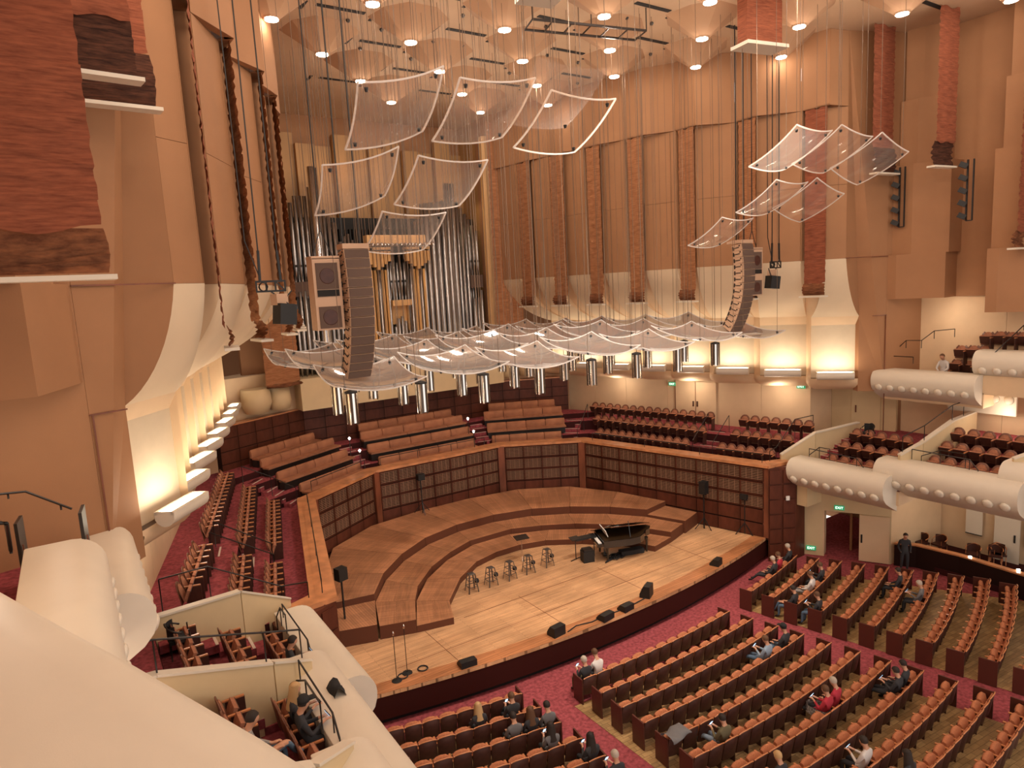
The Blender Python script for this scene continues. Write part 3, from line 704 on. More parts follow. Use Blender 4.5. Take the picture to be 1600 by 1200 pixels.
# ================================================================ canopy of clear acrylic panels
BOLT = []
def wire(m, a, b, r=.009): m.bar(a, b, r*2, r*2, (1, 0, 0))
def canopy(c, size, tilt, yaw, label, sag=.16, m=None, group=None, wires=True, thick=.035, fly=CZ, roll=0):
    t = empty('acoustic_reflector', c); tag(t, label, 'reflector', group)
    rot = Matrix.Rotation(yaw, 3, 'Z') @ Matrix.Rotation(roll, 3, 'Y') @ Matrix.Rotation(tilt, 3, 'X'); n = 8
    def P(u, v, w_=0): return rot @ V((u*size/2, v*size/2, sag*(u*u*.9+v*v*.7)-sag*.8+w_))
    q = M(); q.s = True; q.grid([[P(-1+2*i/n, -1+2*j/n) for j in range(n+1)] for i in range(n+1)]); q.build('sheet', m or acry, t)
    q = M(); q.s = False
    for a in range(4):
        for i in range(n):
            u0, u1 = -1+2*i/n, -1+2*(i+1)/n
            e = {0: ((u0,-1),(u1,-1)), 1: ((u0,1),(u1,1)), 2: ((-1,u0),(-1,u1)), 3: ((1,u0),(1,u1))}[a]
            q.bar(P(*e[0]), P(*e[1]), thick, thick)
    q.build('edge', acry_e, t)
    for u in (-.82, .82):
        for v in (-.82, .82):
            if not BOLT: BOLT.append(M().lathe([(.03, -.03), (.05, .05)], 6).build('bolt', black, t).data); t.children[-1].location = P(u, v)
            else: link('bolt', BOLT[0], t, P(u, v))
    if wires:
        for u in (-.82, .82):
            for v in (-.82, .82): q = M(); p = P(u, v); wire(q, p, (p.x, p.y, fly-c[2]), .006); q.build('wire', wire_d, t)
    return t
UPC = [((4.65, -.25, 15.9), 'innermost'), ((7.0, -.25, 16.0), 'middle'), ((9.25, -.3, 15.8), 'outermost'), ((6.98, 2.1, 14.75), 'inner'), ((9.27, 2.1, 14.68), 'outer'), ((7.0, 4.5, 13.72), 'single')]
for s in (-1, 1):
    for i, (c, nm) in enumerate(UPC):
        sd = 'left' if s < 0 else 'right'; row = 'top row' if i < 3 else 'middle row' if i < 5 else 'bottom'
        canopy((s*c[0], c[1], c[2]), 1.95, -.5, 0.02*s, '%s tilted clear acrylic panel, %s of the %s cluster' % (nm, row, sd), sag=.14, roll=s*(.27 if nm.startswith('outer') else .11 if nm == 'middle' else .0), group='tilted clear panels')
# lower canopy, almost level
LC = []
for j, y in enumerate((4.7, 7.6, 10.5, 13.4)):
    for i, x in enumerate((-8.4, -5.6, -2.8, 0, 2.8, 5.6, 8.4)):
        if abs(x) > 7 and y > 12: continue
        z = 9.88-.22*(j == 0)+.12*((i+j) % 2)
        canopy((x, y, z), 2.55, .17, .05*((i % 2)*2-1), 'light-whitened level acrylic panel, %s column from the near side, %s row from the audience' % (ORD[i], ORD[j]), sag=.26, m=acry_m, group='level canopy panels', thick=.03)
# chrome fringed pendants
pend_d = mat('pendant_dark', (.10, .075, .06), .25, metal=.7)
def pendant_proto():
    t = empty('pendant_cylinder', (0, 0, 0)); m = M(); m.s = True
    for k in range(16):
        m.k = k % 2; a = 2*pi*k/16; r = .19+.012*(k % 2); rows = []
        for z in (0, .45, .95): rows.append([(r*cos(a+e), r*sin(a+e)+.0, z+(.03*sin(k*2.3) if z == 0 else 0)) for e in (-.185, 0, .185)])
        m.grid(rows)
    m.build('chrome_fringe', [chrome, pend_d], t)
    M().lathe([(.2, .95), (.2, 1.0), (.05, 1.05)], 14).build('cap', black, t)
    M().lathe([(.07, .6), (.07, .95)], 8).build('lamp_body', black, t)
    return kids(t)
pp = pendant_proto(); first = True
PX = [-8.4, -6.0, -3.6, -1.2, 1.2, 3.6, 6.0, 8.4]
for j, y in enumerate((6.05, 8.1, 10.3, 12.9)):
    for i, x in enumerate(PX):
        xx = x+(.25 if j % 2 else 0)-(.1 if x < 0 else 0)
        if j > 1 and abs(x) > 7: continue
        lab = 'chrome fringed pendant under the canopy, %s from the near side, %s row' % (ORD[i], ORD[j])
        o = pp if first else dup(pp)
        o.location = (xx, y, 8.12); tag(o, lab, 'pendant', 'chrome pendants over the stage'); first = False
        mw = M(); wire(mw, (0, 0, 1.0), (0, 0, CZ-8.12), .008); mw.build('wire', wire_d, o)
# further suspension wires from the ceiling
rn = random.Random(3)
ww = empty('suspension_wires', (0, 0, 0)); tag(ww, 'many thin vertical wires holding the canopy from the ceiling', 'wires', kind='stuff')
m = M()
for k in range(60):
    x = rn.uniform(-8.5, 9); y = rn.uniform(3.8, 15); wire(m, (x, y, rn.choice((10, 10, 10.2, 13, 15))), (x, y, CZ), .005)
m.build('wire', wire_d, ww)
# ================================================================ line arrays and loudspeakers
def spk_box(t, c, w_, h, d, yaw, tilt, sp=True, label=None):
    rot = Matrix.Rotation(yaw, 3, 'Z') @ Matrix.Rotation(tilt, 3, 'X')
    o = M().box((0, 0, 0), (w_, d, h*.97)).build('speaker_module', spk_t, t); o.location = c; o.rotation_euler = rot.to_euler()
    M().box((0, -d/2-.01, 0), (w_*.94, .03, h*.88)).build('grille', spk_g, o)
    q = M()
    for sx in (-1, 1):
        q.box((sx*(w_/2+.008), .02, 0), (.02, d*.5, .03)); q.box((sx*(w_/2+.008), -d*.28, h*.25), (.02, .05, .05)); q.box((sx*(w_/2+.012), d*.38, 0), (.03, .05, h*.6))
    q.build('rigging', black, o); return o
for s in (-1, 1):
    sd = 'left' if s < 0 else 'right'; yaw = 0
    t = empty('line_array', (s*8.55, 4.7, 13.3)); tag(t, 'long curved column of stacked tan loudspeakers hanging at the %s of the stage' % sd, 'loudspeaker', 'hanging line arrays')
    fwd = V((sin(-yaw)*1, -cos(yaw), 0)); fwd = V((-sin(-yaw), -cos(yaw), 0))
    z = 0; p = V((0, 0, 0)); a = -.16
    M().box((0, 0, .12), (.78, .5, .14), yaw).bar((s*0, .2, .18), (0, .75, .12), .1, .1).build('top_frame', spk_t, t)
    for k in range(14):
        h = .262; spk_box(t, tuple(p+V((0, sin(a)*h/2, -cos(a)*h/2))), .74, h, .5, 0, a)
        p = p+V((0, sin(a)*h, -cos(a)*h))
        a += .033+.0042*k
    q = M()
    for dx in (-.25, .25): q.bar((dx, .1, .15), (dx, .1, CZ-13.3), .035, .035, (1, 0, 0))
    q.build('cables', black, t)
    t = empty('subwoofer_stack', (s*9.4, 4.85, 13.1)); tag(t, 'tall tan subwoofer stack hanging beside the %s line array' % sd, 'loudspeaker', 'hanging subwoofers')
    M().box((0, 0, -.98), (.78, .5, 1.98), yaw).build('cabinet', spk_t, t)
    for zz, h in ((-.48, .72), (-1.62, .60)):
        g = M().box((0, 0, 0), (.62, .02, h)).build('grille', spk_g, t); g.location = V((0, 0, zz))+V((sin(yaw)*.26, -cos(yaw)*.26, 0)); g.rotation_euler = (0, 0, yaw)
        g2 = M(); g2.s = True; g2.lathe([(.24, 0), (.2, .02)], 16); o = g2.build('driver', shell, g); o.rotation_euler = (pi/2, 0, 0)
    g = M().box((0, 0, 0), (.62, .02, .18)).build('vent', slotm, t); g.location = V((sin(yaw)*.262, -cos(yaw)*.262, -.95)); g.rotation_euler = (0, 0, yaw)
    M().box((0, 0, .03), (.8, .5, .08), yaw).build('top_frame', spk_t, t)
    q = M(); q.bar((-.3, 0, .05), (0, 0, .8), .02, .02, (1, 0, 0)); q.bar((.3, 0, .05), (0, 0, .8), .02, .02, (1, 0, 0)); q.bar((0, 0, .8), (0, 0, CZ-13.1), .03, .03, (1, 0, 0)); q.build('cables', black, t)
    t = empty('hanging_truss', (s*10.9, 4.75, 12.4)); tag(t, 'short black truss with lamps and coiled cable, hanging near the %s wall' % sd, 'truss', 'hanging trusses')
    q = M(); W = .75
    for zz in (-.12, .14): q.bar((-W/2, 0, zz), (W/2, 0, zz), .05, .05)
    for xx in (-W/2, -.12, .12, W/2): q.bar((xx, 0, -.14), (xx, 0, .16), .04, .04, (1, 0, 0))
    q.bar((.12, 0, .14), (W/2, 0, -.12), .03, .03)
    q.build('frame', black, t)
    q = M(); q.s = True
    for k in range(4): q.tube([(-.2+.11*cos(v), .03*k-.05, .0+.11*sin(v)) for v in [2*pi*i/10 for i in range(11)]], .012, 5)
    q.build('cable_coil', black, t)
    q = M()
    for xx in (-.27, .27): q.bar((xx, 0, .15), (xx*.9, 0, .95), .06, .06, (1, 0, 0)); q.bar((xx*.9, 0, .95), (xx*.8, 0, CZ-12.4), .03, .03, (1, 0, 0))
    q.bar((-.25, 0, .2), (-.55, 0, 1.2), .025, .025, (1, 0, 0)); q.bar((-.55, 0, 1.2), (-.6, 0, CZ-12.4), .025, .025, (1, 0, 0)); q.build('cables', black, t)
    M().box((-.2*s*-1*-1, .05, -.35), (.34, .3, .3), .3).build('lamp', spk_t, t)
    t = empty('hanging_monitor', (s*10.62, 4.7, 11.65)); tag(t, 'square black loudspeaker hanging under the %s truss' % sd, 'loudspeaker', 'black hanging loudspeakers')
    M().box((0, 0, 0), (.48, .42, .55), s*-.25, (.12, 'Y')).build('cabinet', black, t)
    q = M(); q.bar((-.1, 0, .27), (.25*s*-1, .03, .62), .03, .03, (1, 0, 0)); q.bar((.12, 0, .27), (.3*s, .03, .62), .03, .03, (1, 0, 0)); q.build('hanger', black, t)
# small spotlights on the coves
for s in (-1, 1):
    for k, (x, y, z) in enumerate([(13.2, 4.35, 11.7), (13.4, 4.55, 11.2), (12.1, 6.7, 11.0), (11.2, 8.9, 10.9), (13.7, 4.5, 10.7)]):
        t = empty('spotlight', (s*x, y, z)); tag(t, 'small black theatre spotlight on the %s cove, %s from the boxes' % ('left' if s < 0 else 'right', ORD[k]), 'spotlight', 'spotlights fixed to the coves')
        M().box((0, 0, 0), (.16, .26, .16), .5*s, (.5, 'X')).build('body', black, t); M().box((.0, .12, .12), (.05, .05, .22)).build('yoke', black, t)
for i, (px, py0, py1) in enumerate(((1404, 262, 355), (1509, 250, 345))):
    X = 15.55; 
    def onx(px, py):
        d = fw+rt*((px-800)/F_PX)-up*((py-600)/F_PX); return CAM+d*((X-CAM.x)/d.x)
    a = onx(px, py0); b = onx(px, py1)
    t = empty('light_bar', tuple(b)); tag(t, 'vertical black lighting bar with spotlights high on the right wall, %s' % ('nearer the organ' if i == 0 else 'nearer the boxes'), 'light bar', 'lighting bars')
    q = M(); q.bar((0, 0, 0), (0, 0, a.z-b.z), .06, .06, (1, 0, 0)); q.bar((.0, -.22, 0), (0, -.22, a.z-b.z), .05, .05, (1, 0, 0)); q.bar((0, 0, 0), (0, -.22, 0), .04, .04); q.build('bar', black if i == 0 else black, t)
    for k in range(5):
        M().box((-.1, .12, .2+(a.z-b.z-.4)*k/4), (.2, .3, .2), .4, (.5, 'X')).build('spot', black, t)
# ceiling truss
p0 = at(832, 30, 21.2); p1 = at(1010, 48, 21.2)
t = empty('ceiling_truss', tuple((p0+p1)/2)); tag(t, 'dark double-rail lighting truss just below the ceiling, above the centre', 'truss')
q = M(); d = (p1-p0)/2
q.bar(-d, d, .07, .07); q.bar(-d+V((.3, .9, 0)), d+V((.3, .9, 0)), .07, .07)
for k in range(7): a = -d+(2*d)*k/6; q.bar(a, a+V((.3, .9, 0)), .04, .04)
for k in (0, 3, 6): a = -d+(2*d)*k/6; q.bar(a, a+V((0, 0, .8)), .03, .03, (1, 0, 0))
q.build('rails', rail_m, t)
# ================================================================ seats
def seat_proto(name, kind, end=False):
    t = empty(name, (0, 0, 0))
    W = .50
    # back: curved shell with wooden rim, pad in front (seat faces +Y)
    def back(w_, z0, z1, y0, lean, th, m, nm, rnd=.06, n=6, inner=0):
        q = M(); q.s = True; rows = []
        for i in range(n+1):
            u = -1+2*i/n; zt = z1-rnd*(abs(u)**3); yy = -.05*(1-u*u)
            rows.append([(u*w_/2, y0+yy, z0), (u*w_/2, y0+yy-lean*.5, (z0+zt)/2), (u*w_/2, y0+yy-lean, zt), (u*w_/2, y0+yy-lean-th*.5, zt+.012), (u*w_/2, y0+yy-lean-th, zt), (u*w_/2, y0+yy-th, z0)])
        q.grid(rows); q.s = False
        for e in (0, n): k = len(q.v); q.v += rows[e]; q.face(range(k, k+6))
        return q.build(nm, m, t)
    if kind == 'stall':
        back(W, .28, .93, -.20, .11, .03, shell, 'back_shell')
        back(W-.04, .46, .90, -.15, .11, .04, fabric, 'back_pad', .1)
        q = M(); q.s = True; q.tube([(u*.25, -.34-.04*(1-u*u), .935-.055*abs(u)**3) for u in (-1, -.8, -.4, 0, .4, .8, 1)], .018, 5); q.build('top_rail', wood_s, t)
        q = M(); q.s = True; rows = []
        for u in (-1, -.6, 0, .6, 1):
            e = .42-.07*abs(u)**3; rows.append([(u*.22, 0, -.02), (u*.22, e-.03, -.03), (u*.22, e, .03), (u*.22, e-.04, .09), (u*.22, 0, .08)])
        q.grid(rows); q.s = False
        for e in (0, 4): k_ = len(q.v); q.v += rows[e]; q.face(range(k_, k_+5))
        sp_ = q.build('seat_pad', fabric, t, (0, -.14, .42)); sp_.rotation_euler = (1.25, 0, 0)
        M().box((0, .18, -.035), (.40, .34, .02)).build('seat_base', shell, sp_)
        M().box((-.265, -.05, .66), (.055, .34, .03)).build('armrest', wood_s, t)
        M().box((-.265, -.08, .33), (.03, .24, .64)).build('standard', shell, t)
    else:
        back(W-.02, .30, .92, -.18, .09, .03, frame_d, 'back_frame', .16)
        back(W-.13, .46, .85, -.135, .085, .035, fabric_t, 'back_pad', .16)
        sp_ = M().box((0, .16, .02), (W-.08, .30, .08)).build('seat_pad', fabric_t, t, (0, -.12, .42)); sp_.rotation_euler = (1.2, 0, 0)
        M().box((0, .14, -.03), (W-.05, .33, .02)).build('seat_base', shell, sp_)
        for x in (-.26,): 
            M().box((x, .0, .655), (.05, .40, .03)).build('armrest', wood_s, t); M().box((x, .03, .33), (.03, .36, .62)).build('standard', shell, t)
    return kids(t)
stall = seat_proto('theatre_chair', 'stall'); terrace = seat_proto('terrace_chair', 'terrace')
SEATS = []   # (x, y, z, rz, object)
used = {'s': False, 't': False}
def put(kind, x, y, z, rz, lab, grp):
    pr = stall if kind == 's' else terrace
    if not used[kind]: o = pr; o.location = (x, y, z); o.rotation_euler = (0, 0, rz); tag(o, lab, 'seat', grp); used[kind] = True; return o
    o = dup(pr, None, (x, y, z), rz, lab, grp); return o
stall['category'] = 'seat'; terrace['category'] = 'seat'
cand = []
def row_of(block, k, x0, x1, yc, n=None):
    n = n or max(2, int(round((x1-x0)/.535))); w_ = (x1-x0)/n
    for i in range(n):
        x = x0+w_*(i+.5); y = arc(x, yc); rz = -atan2(2*x/70., 1)*-1
        e = 0 if i not in (0, n-1) else (-1 if i == 0 else 1)
        p = (x, y, FZ)
        if seen((x, y, FZ+.6), 26): cand.append((pix(p)[2], x, y, rz, block, k, i, n, e))
for k in range(17):
    y = 1.62-.895*k
    row_of('centre', k, -3.45-(.0 if k < 7 else .1*(k-6)), 3.5+.2*k, y)
    if k < 15: row_of('right', k, 5.45+.18*k, 9.75+.42*k if k < 9 else 13.3, y+.25)
    if k < 6: row_of('left', k, -9.4, -5.35+.05*k, y+.35)
cand.sort()
rest = cand[300:]; cand = cand[:300]
ends = []
for d, x, y, rz, block, k, i, n, e in cand:
    o = put('s', x, y, FZ, rz, 'orange tip-up seat, %s row from the stage, %s from the near end, %s stalls block' % (ORD[k], ORD[min(i, 19)], block), 'stalls seats in the %s block' % block)
    SEATS.append((x, y, FZ, rz, o))
    if e:
        q = M(); q.box((0, -.06, .43), (.045, .50, .84)) if True else 0
        if 'endm' not in globals(): endm = q.build('row_end_panel', endp, o); eo = endm
        else: eo = link('row_end_panel', endm.data, o)
        eo.location = (e*.285, 0, 0)
if rest:
    q = M()
    for d, x, y, rz, *_ in rest:
        q.k = 0; q.box((x, y-.25, FZ+.6), (.5, .06, .64), rz, (-.17, 'X')); q.k = 1; q.box((x, y-.19, FZ+.68), (.45, .05, .42), rz, (-.17, 'X')); q.box((x, y+.02, FZ+.43), (.45, .42, .1), rz); q.k = 2; q.box((x-.265, y-.05, FZ+.66), (.055, .34, .03), rz)
    o = q.build('distant_seats', [shell, fabric, wood_s]); tag(o, 'further rows of stalls seats at the far end of the right block', 'seats', kind='stuff')
# terrace rows: (d, z, list of (y0, y1, n)) along lines n.p = d
def terr_rows(s):
    sd = 'left' if s < 0 else 'right'
    for r, (x155, sl, z, segs) in enumerate([(8.95, .25, 2.85, [(15.3, 9.6, 12), (8.1, 5.3, 6)]), (9.9, .245, 3.4, [(16.3, 9.3, 14), (8.0, 4.95, 6)]), (10.85, .27, 3.95, [(17.3, 9.6, 15), (8.3, 4.7, 7)])]):
        for b, (y0, y1, n) in enumerate(segs):
            for i in range(n):
                y = y0+(y1-y0)*(i+.5)/n; x = x155+(15.5-y)*sl
                rz = atan2(1, -sl) if False else (pi/2 if s > 0 else -pi/2)+(s*atan2(sl, 1))
                lab = 'orange upholstered chair, %s terrace, %s row up, %s block, %s from the organ' % (sd, ORD[r], 'longer' if b == 0 else 'shorter', ORD[i])
                o = put('t', s*x, y, z, rz, lab, '%s terrace seats' % sd)
                SEATS.append((s*x, y, z, rz, o))
terr_rows(-1); terr_rows(1)
# ================================================================ choir benches
def bench(a, b, ztop, n, label):
    a = V((*a, 0)); b = V((*b, 0)); d = b-a; L = d.length; d.normalize(); ang = atan2(d.y, d.x); c = (a+b)/2
    nn = V((-d.y, d.x, 0)); 
    if nn.dot(V((0, 5, 0))-c) > 0: ang += pi     # local +Y away from the stage
    t = empty('choir_bench', (c.x, c.y, ztop-.85), ang); tag(t, label, 'bench', 'choir benches behind the stage')
    w_ = L/n
    for i in range(n):
        q = M(); q.s = True; rows = []
        x = -L/2+w_*(i+.5); hw = w_/2-.012
        for u in (-1, -.94, -.4, .4, .94, 1):
            e = .0 if abs(u) < 1 else .03
            rows.append([(x+u*hw, -.08+e, .44), (x+u*hw, -.10+e, .62), (x+u*hw, -.06+e, .80-e), (x+u*hw, -.0, .85-e), (x+u*hw, .06, .80-e), (x+u*hw, .06, .44)])
        q.grid(rows); q.s = False
        for e in (0, 5): k = len(q.v); q.v += rows[e]; q.face(range(k, k+6))
        q.build('back_cushion', fabric_l, t)
        q = M(); q.box((x, -.30, .425), (w_-.02, .44, .09)); q.build('seat_cushion', fabric_l, t)
    M().box((0, -.22, .2), (L-.1, .36, .36)).build('base', rail_m, t)
    M().box((0, .09, .4), (L, .03, .74)).build('back_board', shell, t)
    return t
WD = [((7.56, 16.54), (3.98, 18.42), 3.72), ((8.36, 17.22), (4.25, 19.36), 4.27), ((8.83, 18.07), (4.62, 20.27), 4.80), ((9.05, 19.05), (5.4, 20.98), 5.10)]
for i, (a, b, z) in enumerate(WD):
    for s in (-1, 1):
        bench((s*a[0], a[1]), (s*b[0], b[1]), z, 4, 'long orange cushioned choir bench in the %s wedge, %s row up' % ('left' if s < 0 else 'right', ORD[i]))
for i, (x, y, z) in enumerate([(2.9, 18.53, 3.74), (3.12, 19.43, 4.28), (3.15, 20.27, 4.83), (2.9, 21.15, 5.12)]):
    bench((-x, y), (x, y), z, 5, 'long orange cushioned choir bench in the middle section, %s row up' % ORD[i])
# aisle steps with nosings in the terrace
def steps(c, d_out, w_, zs, run, name='aisle_steps', lab=None):
    t = empty(name, (c[0], c[1], 0), kind='structure', label=lab); d = V((*d_out, 0)).normalized(); sd = V((-d.y, d.x, 0)); ang = atan2(d.y, d.x)
    for i, z in enumerate(zs):
        o = d*(run*i); M().box((o.x+d.x*run/2, o.y+d.y*run/2, z-.09), (run, w_, .18), ang).build('step', carpet, t)
        M().box((o.x+d.x*.03, o.y+d.y*.03, z+.004), (.06, w_, .012), ang).build('nosing', nosing, t)
    return t
for s in (-1, 1):
    sd = 'left' if s < 0 else 'right'
    steps((s*(9.7+.95), 8.85), (s*.97, .243), .9, [3.03, 3.22, 3.4, 3.58, 3.77, 3.95], .33, lab='carpeted steps with pale nosings in the %s terrace' % sd)
    steps((s*7.9, 15.75+.5), (s*.75, .66), .9, [3.03, 3.22, 3.4, 3.58, 3.77, 3.95], .34, lab='carpeted steps between the %s terrace seats and the benches' % sd)
    steps((s*3.45, 17.95), (s*.25, .97), .75, [3.03, 3.22, 3.4, 3.58, 3.77, 3.95, 4.1], .38, lab='carpeted steps between the middle and %s benches' % sd)
def handrail(pts, r=.02, posts=None, h=.9, lab='', cat='handrail', grp='dark handrails'):
    c = V(pts[0]); t = empty('handrail', tuple(c)); tag(t, lab, cat, grp)
    q = M(); q.tube([V(p)-c for p in pts], r, 6); q.build('rail', rail_m, t)
    for p in (posts if posts is not None else pts):
        p = V(p)-c; q = M(); q.tube([p, p-V((0, 0, h))], r*.8, 5); q.build('post', rail_m, t)
    return t
for s in (-1, 1):
    sd = 'left' if s < 0 else 'right'
    handrail([(s*10.6, 9.4, 3.75), (s*12.3, 9.8, 4.85)], lab='dark handrail along the %s terrace steps, organ side' % sd)
    handrail([(s*10.8, 8.3, 3.75), (s*12.6, 8.7, 4.85)], lab='dark handrail along the %s terrace steps, box side' % sd)
    handrail([(s*8.0, 15.6, 3.8), (s*8.9, 16.1, 4.4), (s*9.9, 16.9, 4.9)], lab='dark handrail at the foot of the %s benches' % sd)
    handrail([(s*10.7, 4.9, 3.95), (s*11.4, 5.05, 3.98), (s*13.2, 5.3, 5.0), (s*14.4, 5.1, 5.05)], lab='bent dark handrail above the wall between %s terrace and first box' % sd)
    handrail([(s*3.9, 17.9, 3.85), (s*7.2, 16.0, 3.85)], h=.45, lab='low dark rail in front of the %s wedge benches' % sd)
    handrail([(s*(7.9+.255*(14.3-y)), y, 3.85) for y in (14.2, 11, 8, 5)], h=.45, lab='low dark rail behind the wooden cap on the %s' % sd)
handrail([(-3.1, 17.8, 3.85), (3.1, 17.8, 3.85)], h=.45, posts=[(x, 17.8, 3.85) for x in (-3.1, -1, 1, 3.1)], lab='low dark rail in front of the middle benches')
# sconce lamps on posts at the benches
for i, (px, py) in enumerate(((546, 686), (562, 705), (731, 655), (740, 675))):
    p = at(px, py, 4.75 if i % 2 == 0 else 4.3); t = empty('aisle_lamp', (p.x, p.y, p.z-.9)); tag(t, 'small white aisle lamp on a thin post beside the benches, %s from the left' % ORD[i], 'lamp', 'aisle lamps at the benches')
    M().box((0, 0, .45), (.03, .03, .9)).build('post', rail_m, t); q = M(); q.s = True; q.lathe([(.02, .85), (.07, .95), (.02, 1.0)], 8); q.build('globe', lampm, t)
# ================================================================ boxes at the sides
def nose(s, x, y0, y1, ztop, name, lab, knobs=8, r=.62, S=.82):
    root = empty('balcony_parapet', (s*x, y0, ztop)); tag(root, lab, 'balcony front', 'rounded cream balcony fronts')
    prof = [(.62, -.02), (.60, 0), (0, 0)]+[(-r*sin(a), -r*1.05+r*1.05*cos(a)) for a in [pi*.5*i/6 for i in range(1, 7)]]+[(-.60, -.85), (-.52, -1.1), (-.3, -1.35), (.1, -1.6), (.75, -1.95)]
    prof = [(u*S if i > 1 else u, z*S) for i, (u, z) in enumerate(prof)]; L = y1-y0; m = M(); m.s = True; rows = []
    st = [(0, .88), (-.02, .94), (-.06, .98), (-.15, 1)] if False else [(0, 1)]
    for yy in (0, L): rows.append([(s*u, yy, z) for u, z in prof])
    m.grid(rows); m.s = False
    for yy in (0, L): k = len(m.v); m.v += [(s*u, yy, z) for u, z in prof]; m.face(range(k, k+len(prof)))
    k = len(m.v); m.v += [(s*.62, 0, -.02), (s*.62, L, -.02), (s*.75*S, L, -1.95*S), (s*.75*S, 0, -1.95*S)]; m.face((k, k+1, k+2, k+3))
    m.build('front', rail_c, root)
    for i in range(knobs):
        q = M(); q.s = True; K_ = .22*S; q.lathe([(K_, 0), (K_*.92, K_*.3), (K_*.6, K_*.5), (.01, K_*.55)], 14); o = q.build('knob', rail_c, root)
        o.location = (s*-.54*S, L*(i+.7)/(knobs+.4), -1.06*S); o.rotation_euler = (0, -s*(pi/2+.4), 0)
    return root
def wallstrip(pts, th, zb, name, lab, m=rail_c, cap=True):
    t = empty(name, (pts[0][0], pts[0][1], zb)); tag(t, lab, 'parapet wall', 'sloping walls between the boxes')
    o = V((pts[0][0], pts[0][1], zb))
    for i in range(len(pts)-1):
        a, b = V(pts[i])-o, V(pts[i+1])-o; d = V((b.x-a.x, b.y-a.y, 0)).normalized(); n = V((-d.y, d.x, 0))*th/2
        q = M(); q.v = [tuple(v) for v in (V((a.x, a.y, 0))-n, V((a.x, a.y, 0))+n, V((b.x, b.y, 0))+n, V((b.x, b.y, 0))-n, a-n, a+n, b+n, b-n)]
        for f in ((0,3,2,1),(4,5,6,7),(0,1,5,4),(1,2,6,5),(2,3,7,6),(3,0,4,7)): q.face(f)
        q.build('body', cream, t)
        q = M(); u = V((0, 0, .05)); n2 = n*1.5; q.v = [tuple(v) for v in (a-n2, a+n2, b+n2, b-n2, a-n2+u, a+n2+u, b+n2+u, b-n2+u)]
        for f in ((0,3,2,1),(4,5,6,7),(0,1,5,4),(1,2,6,5),(2,3,7,6),(3,0,4,7)): q.face(f)
        q.build('cap', rail_c, t)
    return t
def boxtier(s, x, y0, y1, ztop, lab, knobs, seats, tier, z0=None):
    zf = ztop-.75; sd = 'left' if s < 0 else 'right'
    t = empty('box_floor', (0, 0, 0), kind='structure', label='stepped red carpeted floor of the %s' % lab)
    for i in range(4):
        xx = x+.55+.95*i+(.1 if i else 0); zz = zf+.42*i
        q = M(); q.prism([(s*xx, y0), (s*17.3, y0), (s*17.3, y1), (s*xx, y1)], zz-.45 if i else zz-.6, zz); q.mi = [0]+[1]*(len(q.f)-1); q.build('tread', [carpet, plaster_l], t)
        if i: 
            M().prism([(s*(xx-.02), y0-.02), (s*(xx+.01), y0-.02), (s*(xx+.01), y1+.02), (s*(xx-.02), y1+.02)], zz-.44, zz-.01).build('riser', carpet2, t)
    for i in range(6):
        xx = x+.9+.42*i; zz = zf+.2*(i+1)-.03
        M().box((s*(xx+.22), y0-.42, zz-.1), (.44, .75, .2)).build('step', carpet, t); M().box((s*(xx+.04), y0-.42, zz+.005), (.07, .72, .014)).build('nosing', nosing, t)
    for i, n in enumerate(seats):
        for j in range(n):
            yy = y0-1.15-.56*j; 
            if yy < y1+.2: continue
            o = put('t', s*(x+.88+.98*i), yy, zf+.42*i, pi/2 if s > 0 else -pi/2, 'orange round-backed chair, %s, %s row, %s from the stage' % (lab, ORD[i], ORD[j]), 'seats in the %s' % lab)
            SEATS.append((s*(x+.88+.98*i), yy, zf+.42*i, pi/2 if s > 0 else -pi/2, o))
